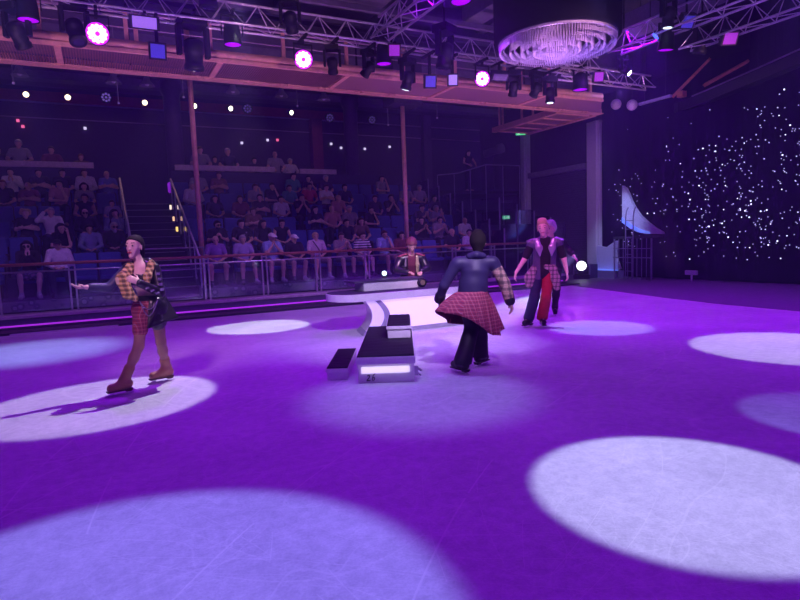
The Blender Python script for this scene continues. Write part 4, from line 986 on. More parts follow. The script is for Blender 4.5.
def hair_mesh(J, vox, style, thick=0.018):
    fd = nrm(J['fd']); up = nrm(J.get('up', (0, 0, 1))); side = nrm(np.cross(fd, up)); up = nrm(np.cross(side, fd)); h = J['head']; H = J.get('hscale', 1.0)
    L = [P_('h', h + up * 0.034 * H - fd * 0.024 * H, h + up * 0.034 * H + fd * 0.018 * H, 0.092 * H, 0.087 * H, (side, 0.87), 0.02)]
    if style in ('long', 'bob'):
        e = -0.28 if style == 'long' else -0.11
        for s in (-1, 1):
            L += [P_('h', h + side * s * 0.07 * H + up * 0.02 - fd * 0.03, h + side * s * 0.085 * H + up * e - fd * 0.035, 0.045 * H, 0.040, None, 0.03)]
        L += [P_('h', h - fd * 0.06 * H, h - fd * 0.085 + up * e, 0.07 * H, 0.065, None, 0.03)]
    if style == 'curly':
        for i in range(9):
            a = 2 * PI * i / 9; L += [P_('h', h + side * math.cos(a) * 0.085 * H + up * (0.05 + 0.05 * math.sin(a * 2)) - fd * (0.02 + 0.06 * math.sin(a)), h + side * math.cos(a) * 0.09 + up * 0.03 - fd * 0.03, 0.036, 0.036, None, 0.01)]
    if style in ('bun', 'tied'):
        L += [P_('h', h - fd * 0.10 * H + up * 0.02, h - fd * 0.13 * H - up * 0.08, 0.05 * H, 0.035, None, 0.03), P_('h', h - fd * 0.13 * H - up * 0.08, h - fd * 0.12 * H - up * 0.24, 0.032, 0.018, None, 0.02)]
    if style == 'quiff': L += [P_('h', h + fd * 0.05 * H + up * 0.115 * H + side * 0.03, h + fd * 0.05 * H + up * 0.115 * H - side * 0.03, 0.035 * H, 0.035 * H, None, 0.03), P_('h', h - fd * 0.04 * H + up * 0.11 * H, h + fd * 0.04 * H + up * 0.118 * H, 0.05 * H, 0.035 * H, None, 0.03)]
    if style == 'nape': L += [P_('h', h - fd * 0.055 * H + up * 0.0, h - fd * 0.05 * H - up * 0.095, 0.066, 0.045, None, 0.03), P_('h', h + up * 0.10 * H - fd * 0.02, h + up * 0.115 * H + fd * 0.04, 0.05, 0.04, None, 0.03)]
    low = -0.13 if style == 'nape' else -9 if style == 'tied' else -0.02 if style in ('short', 'quiff', 'curly') else (-0.05 if style in ('bun', 'tied') else -9)
    def face(X, Y, Z):
        f = (X - h[0]) * fd[0] + (Y - h[1]) * fd[1] + (Z - h[2]) * fd[2]; u = (X - h[0]) * up[0] + (Y - h[1]) * up[1] + (Z - h[2]) * up[2]
        c = np.minimum(f - 0.006 * H, 0.038 * H + 0.42 * f - u)
        if low > -5: c = np.maximum(c, np.minimum(low * H - u + 0.0 * f, 1.0) + np.where(f < -0.055 * H, -0.05, 0) )
        return c
    return sdf_mesh(L, vox, thick, [face])

SKIN = [mat('skin_light', (0.72, 0.46, 0.36), 0.55), mat('skin_tan', (0.55, 0.32, 0.22), 0.55), mat('skin_brown', (0.30, 0.16, 0.10), 0.55), mat('skin_pale', (0.80, 0.56, 0.48), 0.55)]
HAIRC = {'dark': mat('dark_brown_hair', (0.014, 0.010, 0.009), 0.8, spec=0.15), 'brown': mat('brown_hair', (0.08, 0.04, 0.025), 0.8, spec=0.15), 'blond': mat('blond_hair', (0.55, 0.40, 0.24), 0.55), 'grey': mat('grey_hair', (0.42, 0.40, 0.42), 0.6), 'red': mat('auburn_hair', (0.25, 0.08, 0.04), 0.55)}
CLO = {
    'black tee': (0.015, 0.014, 0.02), 'black top': (0.015, 0.014, 0.02), 'black cardigan': (0.018, 0.015, 0.02), 'black jumper': (0.02, 0.018, 0.022), 'black jacket': (0.014, 0.014, 0.02), 'black shirt': (0.016, 0.015, 0.02), 'black tank': (0.012, 0.012, 0.016), 'black printed tee': None,
    'violet tee': (0.30, 0.14, 0.52), 'lavender tee': (0.42, 0.34, 0.62), 'white shirt': (0.80, 0.78, 0.82), 'pale shirt': (0.62, 0.58, 0.70), 'white tee': (0.75, 0.72, 0.78), 'pinkish tee': (0.80, 0.62, 0.76), 'light blue shirt': (0.34, 0.44, 0.75), 'blue polo': (0.16, 0.20, 0.62),
    'dark tee': (0.05, 0.04, 0.06), 'dark shirt': (0.03, 0.03, 0.06), 'maroon tee': (0.20, 0.05, 0.08), 'brown top': (0.18, 0.10, 0.08), 'brown tee': (0.24, 0.12, 0.10), 'red tee': (0.50, 0.06, 0.08), 'rosy shirt': (0.50, 0.25, 0.28), 'grey tee': (0.28, 0.26, 0.32), 'grey shirt': (0.34, 0.32, 0.40), 'denim shirt': (0.22, 0.26, 0.46), 'teal shirt': (0.08, 0.28, 0.30), 'orange tee': (0.55, 0.24, 0.14),
    'striped tee': None, 'floral shirt': None,
}
def cloth(n):
    if n == 'striped tee': return striped('navy_white_stripes', (0.03, 0.03, 0.08), (0.85, 0.82, 0.88))
    if n == 'floral shirt': return floral('floral_shirt_print', (0.34, 0.26, 0.34), (0.55, 0.45, 0.55), (0.16, 0.10, 0.18), 26)
    if n == 'black printed tee': return floral('black_tee_print', (0.015, 0.014, 0.02), (0.30, 0.28, 0.34), (0.02, 0.02, 0.03), 9)
    return mat('cloth_' + n.replace(' ', '_'), CLO[n], 0.85, scale=25)
M_trou = mat('dark_trousers', (0.03, 0.028, 0.05), 0.85); M_shorts = mat('grey_blue_shorts', (0.14, 0.14, 0.24), 0.85); M_beige = mat('beige_shorts', (0.38, 0.30, 0.26), 0.85)
M_shoe = mat('white_trainers', (0.55, 0.52, 0.60), 0.6); M_shoed = mat('dark_shoes', (0.04, 0.035, 0.05), 0.5)
M_eye = mat('dark_eye', (0.02, 0.015, 0.015), 0.2)

def seated(pose, r, turn):
    j = lambda s: r.uniform(-s, s)
    J = dict(pel=V3(0, 0.08, 0.54), waist=V3(j(.01), 0.11, 0.70), chest=V3(j(.015), 0.10, 0.90), neck=V3(j(.015), 0.085, 1.06), head=V3(j(.02), 0.05, 1.19),
             shL=V3(-0.185, 0.09, 1.02), shR=V3(0.185, 0.09, 1.02), hpL=V3(-0.09, 0.06, 0.53), hpR=V3(0.09, 0.06, 0.53))
    kw = r.uniform(0.11, 0.2)
    J['knL'] = V3(-kw, -0.38, 0.52); J['knR'] = V3(kw + j(.03), -0.38, 0.52)
    J['anL'] = V3(-kw + j(.04), -0.40 + j(.06), 0.10); J['anR'] = V3(kw + j(.04), -0.40 + j(.06), 0.10)
    J['toL'] = J['anL'] + V3(-0.03, -0.15, -0.065); J['toR'] = J['anR'] + V3(0.03, -0.15, -0.065)
    J['fd'] = V3(math.sin(turn), -math.cos(turn), -0.12 + j(.06)); J['up'] = V3(j(.08), 0, 1)
    dn = V3(0, 0, -1)
    for S, s in (('L', -1), ('R', 1)):
        J['el' + S] = V3(s * 0.26, 0.02 + j(.03), 0.76); J['wr' + S] = V3(s * (0.10 + j(.02)), -0.18 + j(.03), 0.66)
        J['hd' + S] = V3(-s * 0.5, -0.8, -0.05); J['hn' + S] = dn; J['ht' + S] = V3(-s, -0.3, 0)
    def arm(S, el, wr, hd, hn, ht):
        s = -1 if S == 'L' else 1
        f = lambda v: V3(v[0] * s, v[1], v[2])
        J['el' + S], J['wr' + S], J['hd' + S], J['hn' + S], J['ht' + S] = f(el), f(wr), f(hd), f(hn), f(ht)
    if pose == 'clap' :
        for S in 'LR': arm(S, (0.25, -0.06, 0.78), (0.045, -0.26, 0.93), (-0.05, -0.45, 0.85), (-1, 0, 0), (0, 0.5, 0.5))
    if pose == 'pray':
        for S in 'LR': arm(S, (0.20, -0.16, 0.74), (0.035, -0.19, 0.98), (0, 0.1, 1), (-1, 0, 0), (0, 0.8, 0.1))
    if pose == 'mouth':
        for S in 'LR': arm(S, (0.22, -0.18, 0.76), (0.05, -0.17, 0.98), (-0.3, 0.25, 0.9), (-1, 0.3, 0), (0, 0.8, 0.3))
    if pose == 'phone':
        for S in 'LR': arm(S, (0.26, -0.04, 0.76), (0.07, -0.30, 0.84), (-0.2, -0.5, 0.5), (-1, 0, 0.2), (0, 0.3, 0.8))
    if pose in ('chin', 'face'):
        arm('R', (0.16, -0.18, 0.76), (0.07, -0.11, 1.03) if pose == 'chin' else (0.12, -0.07, 1.08), (-0.1, 0.25, 0.9), (-0.6, 0.6, 0), (-0.3, 0.1, 0.5))
        arm('L', (0.25, -0.02, 0.75), (-0.02, -0.2, 0.72), (-0.9, -0.1, 0.0), (0, 0.4, -1), (0, -0.6, 0.6))
    if pose == 'head':
        arm('L', (0.30, -0.14, 0.98), (0.14, -0.06, 1.20), (-0.5, 0.3, 0.5), (-0.7, 0.4, 0), (0, -0.3, 0.7))
    if pose == 'folded':
        arm('R', (0.25, -0.04, 0.78), (-0.06, -0.16, 0.82), (-1, 0.15, 0.1), (0, 1, -0.2), (0, -0.2, 1))
        arm('L', (0.25, -0.04, 0.78), (-0.06, -0.12, 0.86), (-1, 0.2, -0.1), (0, 1, -0.1), (0, -0.2, 1))
    return J
def standing(r, turn, pose='lap'):
    J = dict(pel=V3(0, 0, 0.95), waist=V3(0, 0.0, 1.10), chest=V3(0, 0, 1.30), neck=V3(0, 0, 1.47), head=V3(0, -0.02, 1.61), shL=V3(-0.19, 0, 1.42), shR=V3(0.19, 0, 1.42), hpL=V3(-0.09, 0, 0.92), hpR=V3(0.09, 0, 0.92),
             knL=V3(-0.10, -0.02, 0.50), knR=V3(0.10, -0.02, 0.50), anL=V3(-0.11, 0.02, 0.09), anR=V3(0.11, 0.02, 0.09), toL=V3(-0.13, -0.14, 0.035), toR=V3(0.13, -0.14, 0.035), fd=V3(math.sin(turn), -math.cos(turn), -0.15))
    for S, s in (('L', -1), ('R', 1)):
        J['el' + S] = V3(s * 0.27, 0.03, 1.14); J['wr' + S] = V3(s * 0.22, -0.16, 0.98); J['hd' + S] = V3(-s * 0.3, -0.7, -0.4); J['hn' + S] = V3(-s, 0, -0.3); J['ht' + S] = V3(-s * .2, -1, 0.4)
    if pose == 'lean':
        for S, s in (('L', -1), ('R', 1)): J['el' + S] = V3(s * 0.29, -0.10, 1.20); J['wr' + S] = V3(s * 0.18, -0.30, 1.10)
    return J

def spectator(name, J, r, spec, vox, loc, rotz, label, group, scale=1.0, front=False):
    top, hair, hcol, skin, bottom, extra = spec
    fem = hair in ('long', 'bob', 'bun')
    L = body(J, r.uniform(0.93, 1.10) * (0.95 if fem else 1.0), fem, fr=max(0.0095, vox * 0.62), hs=1.08)
    o = np_obj(name, sdf_mesh(L, vox), SKIN[skin])
    o.location = loc; o.rotation_euler = (0, 0, rotz); o.scale = (scale,) * 3
    tag(o, label, 'person', group)
    lng = any(k in top for k in ('cardigan', 'jacket', 'jumper', 'white shirt', 'denim', 'pale shirt'))
    T = pick(L, ('torso',)) + [p for p in pick(L, ('hips',))]
    if 'tank' not in top:
        for S in 'LR':
            T += trimmed(L, 'uarm' + S, 1.0 if lng else 0.62)
            if lng: T += trimmed(L, 'farm' + S, 0.92)
    zc = J['pel'][2] - 0.015
    np_obj('top', sdf_mesh(T, vox * 1.05, 0.017, [lambda X, Y, Z: zc - Z + 0 * X]), cloth(top), o)
    B = pick(L, ('hips',))
    shorts = bottom in ('shorts', 'skirt', 'beige')
    for S in 'LR':
        B += trimmed(L, 'thigh' + S, 0.86) if shorts else pick(L, ('thigh' + S, 'shin' + S))
    if bottom == 'skirt': B += [P_('x', L and J['knL'] * .8 + J['hpL'] * .2, J['knR'] * .8 + J['hpR'] * .2, 0.10, 0.10, None, 0.04)]
    bm_ = {'shorts': M_shorts, 'beige': M_beige, 'skirt': floral('floral_skirt_print', (0.05, 0.04, 0.08), (0.42, 0.14, 0.30), (0.22, 0.18, 0.34), 14)}.get(bottom, M_trou)
    np_obj('skirt' if bottom == 'skirt' else ('shorts' if shorts else 'trousers'), sdf_mesh(B, vox * 1.05, 0.016), bm_, o)
    if hair not in ('bald', 'cap', 'visor'): np_obj('hair', hair_mesh(J, vox * 0.8, hair), HAIRC[hcol], o)
    fd = nrm(J['fd']); up = nrm(J.get('up', (0, 0, 1))); side = nrm(np.cross(fd, up)); up = nrm(np.cross(side, fd)); h = J['head']
    if hair in ('cap', 'visor'):
        cl = [P_('c', h + up * 0.045 - fd * 0.02, h + up * 0.045 + fd * 0.02, 0.098, 0.094, (side, 0.88), 0.02), P_('c', h + fd * 0.07 + up * 0.075 - side * 0.03, h + fd * 0.15 + up * 0.055, 0.055, 0.05, (up, 0.16), 0.015), P_('c', h + fd * 0.07 + up * 0.075 + side * 0.03, h + fd * 0.15 + up * 0.055, 0.055, 0.05, (up, 0.16), 0.015)]
        def cc(X, Y, Z): return 0.05 - ((X - h[0]) * up[0] + (Y - h[1]) * up[1] + (Z - h[2]) * up[2])
        cut = [cc]
        np_obj('cap', sdf_mesh(cl, vox * 0.8, 0.008, cut), mat('dark_cap_cloth', (0.02, 0.02, 0.03), 0.8) if hcol == 'dark' else mat('white_cap_cloth', (0.85, 0.80, 0.84), 0.7), o)
    if 'glasses' in extra:
        gm = MB()
        for s in (-1, 1): gm.lathe([(0.028, -0.004), (0.034, -0.004), (0.034, 0.004), (0.028, 0.004), (0.028, -0.004)], 12, Vector(h + fd * 0.108 + side * s * 0.036 + up * 0.014), Vector(fd).to_track_quat('Z', 'Y').to_matrix()).tube(Vector(h + fd * 0.105 + side * s * 0.07 + up * 0.016), Vector(h + side * s * 0.088 + up * 0.018), 0.004, n=5)
        gm.tube(Vector(h + fd * 0.11 - side * 0.008 + up * 0.016), Vector(h + fd * 0.11 + side * 0.008 + up * 0.016), 0.004, n=5)
        gm.build('glasses', M_black, o)
    if 'beard' in extra:
        bl = [P_('b', h - up * 0.055 + fd * 0.035, h - up * 0.098 + fd * 0.058, 0.066, 0.042, (side, 0.92), 0.02)]
        def bc(X, Y, Z): return np.maximum((X - h[0]) * up[0] + (Y - h[1]) * up[1] + (Z - h[2]) * up[2] + 0.05, 0)* 1.0 - 0.002
        np_obj('beard', sdf_mesh(bl, vox * 0.8, 0.008, [bc]), HAIRC[hcol], o)
    if 'strap' in extra:
        MB().path([Vector(J['shL'] + V3(0.06, -0.09, 0.06)), Vector(J['chest'] + V3(0, -0.155, 0.0)), Vector(J['waist'] + V3(0.13, -0.13, -0.02))], 0.014, 6).build('strap', mat('dark_strap', (0.06, 0.04, 0.08)), o)
    if front:
        for S in 'LR':
            np_obj('shoe', sdf_mesh([P_('s', J['an' + S] + V3(0, 0.03, -0.045), J['to' + S] + V3(0, 0, 0.0), 0.048, 0.040, None, 0.02), P_('s', J['an' + S], J['an' + S] + V3(0, 0, 0.05 if 'socks' in extra else 0.01), 0.046, 0.046, None, 0.02)], vox, 0.006), M_shoe if ('socks' in extra or r.random() < 0.35) else M_shoed, o)
        for s in (-1, 1): MB().ball(h + fd * 0.092 + side * s * 0.034 + up * 0.015, 0.013, 8).build('eye', M_eye, o, True)
    return o

# ------------------------------------------------------------------ seats
seat0 = thing('theatre_seat', 'blue upholstered theatre seat', 'seat')
MB().bb(-0.25, 0.25, -0.24, 0.24, 0.34, 0.44).build('seat_cushion', M_seat, seat0, bev=0.03)
MB().box((0, 0.27, 0.70), (0.52, 0.11, 0.62), (-0.12, 0, 0)).build('backrest', M_seat, seat0, bev=0.05)
MB().bb(-0.22, 0.22, 0.0, 0.20, 0.0, 0.34).build('pedestal', M_dark, seat0, bev=0.01)
for s in (-1, 1): MB().bb(s * 0.285 - 0.022, s * 0.285 + 0.022, -0.18, 0.24, 0.56, 0.60).bb(s * 0.285 - 0.015, s * 0.285 + 0.015, 0.1, 0.2, 0.0, 0.57).build('armrest', M_dark, seat0, bev=0.01)
SK = kids_of(seat0)
ROWN = ['front', 'second', 'third', 'fourth', 'fifth', 'top']
ORD = ['first', 'second', 'third', 'fourth', 'fifth', 'sixth', 'seventh', 'eighth', 'ninth', 'tenth', 'eleventh', 'twelfth', 'thirteenth', 'fourteenth', 'fifteenth', 'sixteenth', 'seventeenth', 'eighteenth', 'nineteenth', 'twentieth']

# audience: (x, row, top, hair, hair colour, skin, bottom, pose, extra)
AUD = [
 (-1.55, 0, 'black cardigan', 'long', 'dark', 3, 'skirt', 'pray', 'glasses'), (-0.92, 0, 'white shirt', 'cap', 'dark', 0, 'trousers', 'lap', ''),
 (2.75, 0, 'violet tee', 'bald', 'grey', 0, 'shorts', 'lap', ''), (3.50, 0, 'lavender tee', 'short', 'grey', 0, 'shorts', 'lap', ''), (4.30, 0, 'light blue shirt', 'cap', 'white', 0, 'beige', 'mouth', ''),
 (4.95, 0, 'dark tee', 'visor', 'white', 0, 'shorts', 'lap', ''), (5.62, 0, 'pinkish tee', 'short', 'blond', 0, 'beige', 'lap', 'strap socks'), (6.42, 0, 'floral shirt', 'short', 'brown', 0, 'shorts', 'clap', ''),
 (7.08, 0, 'striped tee', 'short', 'brown', 3, 'beige', 'lap', ''), (7.84, 0, 'light blue shirt', 'short', 'brown', 0, 'beige', 'chin', ''), (8.42, 0, 'maroon tee', 'short', 'dark', 0, 'trousers', 'lap', ''),
 (10.31, 0, 'black tee', 'bald', 'grey', 0, 'trousers', 'lap', ''), (10.98, 0, 'pale shirt', 'short', 'dark', 0, 'trousers', 'lap', ''),
 (-0.85, 1, 'black top', 'long', 'dark', 0, '', 'face', ''), (-0.22, 1, 'denim shirt', 'short', 'dark', 1, '', 'lap', ''), (0.34, 1, 'black jumper', 'short', 'grey', 0, '', 'lap', 'glasses beard'),
 (2.98, 1, 'black tee', 'short', 'dark', 0, '', 'phone', 'glasses beard'), (3.68, 1, 'black printed tee', 'short', 'dark', 0, '', 'lap', ''), (4.30, 1, 'black top', 'long', 'dark', 1, '', 'lap', ''), (4.86, 1, 'black tank', 'bun', 'dark', 0, '', 'lap', ''),
 (6.95, 1, 'black tee', 'short', 'dark', 0, '', 'lap', ''), (7.46, 1, 'brown top', 'long', 'brown', 0, '', 'lap', ''), (9.67, 1, 'black shirt', 'short', 'dark', 0, '', 'clap', ''), (10.38, 1, 'floral shirt', 'short', 'dark', 0, '', 'clap', ''), (11.42, 1, 'white tee', 'bald', 'grey', 0, '', 'lap', ''),
 (-1.68, 2, 'black tee', 'curly', 'blond', 3, '', 'folded', ''), (-1.12, 2, 'white shirt', 'short', 'grey', 0, '', 'head', ''), (-0.29, 2, 'black jacket', 'bald', 'grey', 0, '', 'lap', 'glasses'), (0.40, 2, 'denim shirt', 'long', 'dark', 0, '', 'chin', ''),
 (4.25, 2, 'brown tee', 'short', 'brown', 0, '', 'folded', ''), (6.25, 2, 'dark shirt', 'bob', 'dark', 3, '', 'folded', ''), (6.84, 2, 'rosy shirt', 'bald', 'grey', 0, '', 'lap', ''), (7.46, 2, 'floral shirt', 'short', 'grey', 0, '', 'lap', ''), (8.22, 2, 'black tee', 'short', 'dark', 0, '', 'chin', ''), (10.20, 2, 'dark tee', 'short', 'dark', 0, '', 'clap', ''), (10.82, 2, 'grey tee', 'short', 'grey', 0, '', 'clap', ''),
 (-0.32, 3, 'black tank', 'short', 'dark', 1, '', 'lap', ''), (0.38, 3, 'lavender tee', 'short', 'brown', 0, '', 'lap', 'small'), (3.28, 3, 'dark shirt', 'long', 'dark', 0, '', 'lap', ''), (4.08, 3, 'maroon tee', 'short', 'brown', 0, '', 'lap', ''), (4.70, 3, 'dark tee', 'short', 'dark', 0, '', 'folded', ''), (5.40, 3, 'white tee', 'short', 'dark', 0, '', 'lap', ''), (6.09, 3, 'black tee', 'short', 'dark', 0, '', 'pray', ''), (7.42, 3, 'rosy shirt', 'bald', 'grey', 0, '', 'lap', ''), (8.83, 3, 'dark shirt', 'short', 'brown', 0, '', 'lap', ''), (9.44, 3, 'black top', 'short', 'dark', 0, '', 'pray', ''), (11.28, 3, 'dark tee', 'short', 'dark', 0, '', 'lap', ''),
 (-2.34, 4, 'black tee', 'short', 'red', 0, '', 'lap', ''), (-1.72, 4, 'maroon tee', 'bald', 'grey', 1, '', 'folded', ''), (-0.95, 4, 'rosy shirt', 'short', 'dark', 0, '', 'chin', ''), (-0.31, 4, 'grey tee', 'long', 'dark', 0, '', 'lap', ''), (2.78, 4, 'pale shirt', 'short', 'grey', 0, '', 'lap', ''), (4.80, 4, 'grey shirt', 'short', 'brown', 0, '', 'face', ''), (5.38, 4, 'black shirt', 'short', 'dark', 0, '', 'chin', ''), (5.98, 4, 'teal shirt', 'short', 'dark', 0, '', 'lap', ''), (6.69, 4, 'red tee', 'short', 'dark', 1, '', 'lap', ''), (7.32, 4, 'white tee', 'short', 'brown', 0, '', 'folded', ''), (8.05, 4, 'dark shirt', 'short', 'dark', 0, '', 'lap', ''), (10.55, 4, 'grey tee', 'short', 'brown', 0, '', 'lap', ''), (11.15, 4, 'grey shirt', 'short', 'grey', 0, '', 'lap', ''),
 (-2.20, 5, 'white shirt', 'short', 'dark', 0, '', 'clap', ''), (-1.49, 5, 'dark tee', 'short', 'dark', 0, '', 'folded', ''), (-0.89, 5, 'black shirt', 'short', 'dark', 0, '', 'lap', ''), (-0.26, 5, 'pale shirt', 'short', 'brown', 0, '', 'lap', ''), (0.36, 5, 'blue polo', 'bald', 'grey', 0, '', 'folded', ''), (3.10, 5, 'grey shirt', 'short', 'brown', 0, '', 'lap', ''), (3.77, 5, 'brown tee', 'short', 'brown', 0, '', 'folded', ''), (6.40, 5, 'teal shirt', 'short', 'dark', 0, '', 'lap', ''), (6.99, 5, 'black tee', 'short', 'dark', 0, '', 'clap', ''), (7.65, 5, 'dark tee', 'short', 'grey', 0, '', 'lap', ''), (9.99, 5, 'grey tee', 'short', 'dark', 0, '', 'face', ''),
]
POSEW = {'lap': 'hands in lap', 'clap': 'clapping', 'pray': 'hands at mouth', 'mouth': 'hands at mouth', 'phone': 'holding hands up', 'chin': 'hand on chin', 'face': 'hand on cheek', 'head': 'hand on head', 'folded': 'arms folded'}
HAIRW = {'bald': 'bald', 'cap': 'capped', 'visor': 'capped', 'long': 'long haired', 'bob': 'bob haired', 'curly': 'curly blond', 'bun': 'tied haired', 'short': 'short haired'}
prnd = random.Random(21)
occupied = {}
for (x, row, top, hair, hcol, skin, bottom, pose, extra) in AUD:
    side_ = [a for a in AUD if a[1] == row and (a[0] < 1.4) == (x < 1.4)]
    side_.sort(key=lambda a: abs(a[0] - 1.45)); n_ = side_.index(next(a for a in side_ if a[0] == x))
    hw = HAIRW[hair] if hair not in ('short', 'long') or hcol == 'dark' else hcol + ' haired'
    if hair in ('cap', 'visor'): hw = ('dark' if hcol == 'dark' else 'white') + ' capped'
    label = '%s person in %s %s %s row %s %s of stairs' % (hw, top, POSEW[pose], ROWN[row], ORD[n_], 'left' if x < 1.4 else 'right')
    J = seated(pose, prnd, prnd.uniform(-0.15, 0.45) - (0.35 if x > 8 else 0))
    y = 16.25 + 0.9 * row
    sc = 0.80 if 'small' in extra else prnd.uniform(0.97, 1.03)
    spectator('audience_member', J, prnd, (top, hair, hcol, skin, bottom, extra), 0.0145 if row < 2 else 0.019, (x, y, ROWZ[row] + (0.09 if sc < 0.9 else 0)), prnd.uniform(-0.08, 0.08), label, 'seated audience', sc, row < 2)
    occupied.setdefault(row, []).append(x)
# people standing behind the counter
STD = [(-2.06, 5.13, 'grey shirt', 'short', 'grey'), (-1.18, 4.92, 'maroon tee', 'short', 'brown'), (-0.35, 4.72, 'brown top', 'short', 'red'), (-2.62, 4.86, 'dark tee', 'short', 'brown'), (3.42, 5.10, 'grey tee', 'short', 'brown'), (4.39, 5.06, 'dark shirt', 'short', 'grey'), (3.92, 4.78, 'dark tee', 'short', 'dark'), (5.35, 4.78, 'dark tee', 'short', 'dark'), (6.14, 5.02, 'grey shirt', 'bald', 'grey'), (6.72, 4.78, 'pale shirt', 'short', 'grey')]
for (x, hz_, top, hair, hcol) in STD:
    lft = sorted([s[0] for s in STD if (s[0] < 1.4) == (x < 1.4)], key=lambda a: abs(a - 1.45))
    label = '%s person in %s standing behind the counter, %s %s of the stairs' % ('bald' if hair == 'bald' else hcol + ' haired', top, ORD[lft.index(x)], 'left' if x < 1.4 else 'right')
    J = standing(prnd, prnd.uniform(-0.2, 0.4), 'lean')
    spectator('standing_spectator', J, prnd, (top, hair, hcol, 0, '', ''), 0.021, (x, 22.1, 3.25), 0, label, 'people standing behind the counter', min(1.13, max(0.88, (hz_ - 3.25) / 1.62)))
J = standing(prnd, 0.0, 'lean')
spectator('lighting_operator', J, prnd, ('black tank', 'bun', 'dark', 0, '', ''), 0.019, (14.29, 21.15, 3.6), 0.0, 'person in black tank top standing at the high landing rail', None, 1.0)

# seats: one for every sitter, and empty ones between
cnt_ = {}
allseats = []
for row in range(6):
    xs = [(x, True) for x in occupied[row]]
    for lo_, hi_ in ((-2.9, 0.42), (2.55, 11.45)):
        x = lo_
        while x <= hi_:
            if all(abs(x - o[0]) > 0.54 for o in xs): xs.append((x, False)); x += 0.56
            else: x += 0.05
    for x, occ in xs: allseats.append((row, x, occ))
first = True
for row, x, occ in allseats:
    side_ = sorted([a[1] for a in allseats if a[0] == row and (a[1] < 1.4) == (x < 1.4)], key=lambda a: abs(a - 1.45))
    o = seat0 if first else fast_copy(seat0, SK); first = False
    o.location = (x, 16.27 + 0.9 * row, ROWZ[row])
    tag(o, 'blue theatre seat %s, %s row, %s %s of the stairs' % ('under a spectator' if occ else 'left empty', ROWN[row], ORD[side_.index(x)], 'left' if x < 1.4 else 'right'), 'seat', 'blue theatre seats')
# ------------------------------------------------------------------ performers on the ice
YAW = R(-27)
M_leather = mat('black_leather', (0.014, 0.014, 0.02), 0.28, spec=0.7)
M_navy = mat('navy_satin_jacket', (0.035, 0.028, 0.085), 0.5, spec=0.4)
M_ywp = plaid('yellow_black_plaid', (0.78, 0.56, 0.14), (0.02, 0.02, 0.03), (0.85, 0.76, 0.5), 0.05)
M_redp = plaid('red_plaid', (0.50, 0.05, 0.07), (0.20, 0.03, 0.09), (0.50, 0.32, 0.36), 0.042)
M_orp = plaid('tan_black_plaid', (0.62, 0.42, 0.30), (0.03, 0.02, 0.03), (0.5, 0.3, 0.2), 0.08)
M_bwp = plaid('grey_black_plaid', (0.55, 0.42, 0.42), (0.02, 0.02, 0.03), (0.2, 0.15, 0.2), 0.07)
M_tan = mat('tan_boot_leather', (0.46, 0.22, 0.12), 0.45)
M_bskate = mat('black_skate_leather', (0.015, 0.014, 0.018), 0.35)
M_blade = mat('polished_blade', (0.75, 0.75, 0.80), 0.15, 1.0)
M_silver = mat('silver_trim', (0.75, 0.72, 0.80), 0.25, 0.8)
M_lip = mat('red_lips', (0.45, 0.03, 0.06), 0.4); M_brow = mat('dark_brow', (0.04, 0.02, 0.02), 0.7); M_eyew = mat('eye_white', (0.5, 0.42, 0.44), 0.4)
VX = 0.0092

def figure(name, J, g, fem, loc, label, skin, vox=VX, rz=YAW):
    L = body(J, g, fem, fr=0.0098, curl=J.get('curl', 0.5))
    o = np_obj(name, sdf_mesh(L, vox), SKIN[skin]); o.location = loc; o.rotation_euler = (0, 0, rz)
    tag(o, label, 'person'); 
    fd = nrm(J['fd']); up = nrm(J.get('up', (0, 0, 1))); side = nrm(np.cross(fd, up)); up = nrm(np.cross(side, fd)); h = J['head']; H = J.get('hscale', 1.0)
    q = Vector(fd).to_track_quat('Z', 'Y').to_matrix()
    for s in (-1, 1):
        e = MB().ball(h + fd * 0.090 * H + side * s * 0.034 * H + up * 0.012 * H, 0.0120 * H, 10).build('eye', M_eyew, o, True)
        MB().ball(h + fd * 0.100 * H + side * s * 0.034 * H + up * 0.012 * H, 0.0085 * H, 8).build('pupil', M_eye, e, True)
        np_obj('eyebrow', sdf_mesh([P_('e', h + fd * 0.100 * H + side * s * 0.020 * H + up * 0.040 * H, h + fd * 0.090 * H + side * s * 0.052 * H + up * 0.042 * H, 0.006, 0.004)], 0.004), M_brow, o)
    np_obj('mouth', sdf_mesh([P_('m', h + fd * 0.100 * H - side * 0.020 * H - up * 0.058 * H, h + fd * 0.100 * H + side * 0.020 * H - up * 0.058 * H, 0.0075, 0.0075)], 0.0045), M_lip if fem else mat('natural_lips', (0.45, 0.18, 0.16), 0.5), o)
    return o, L
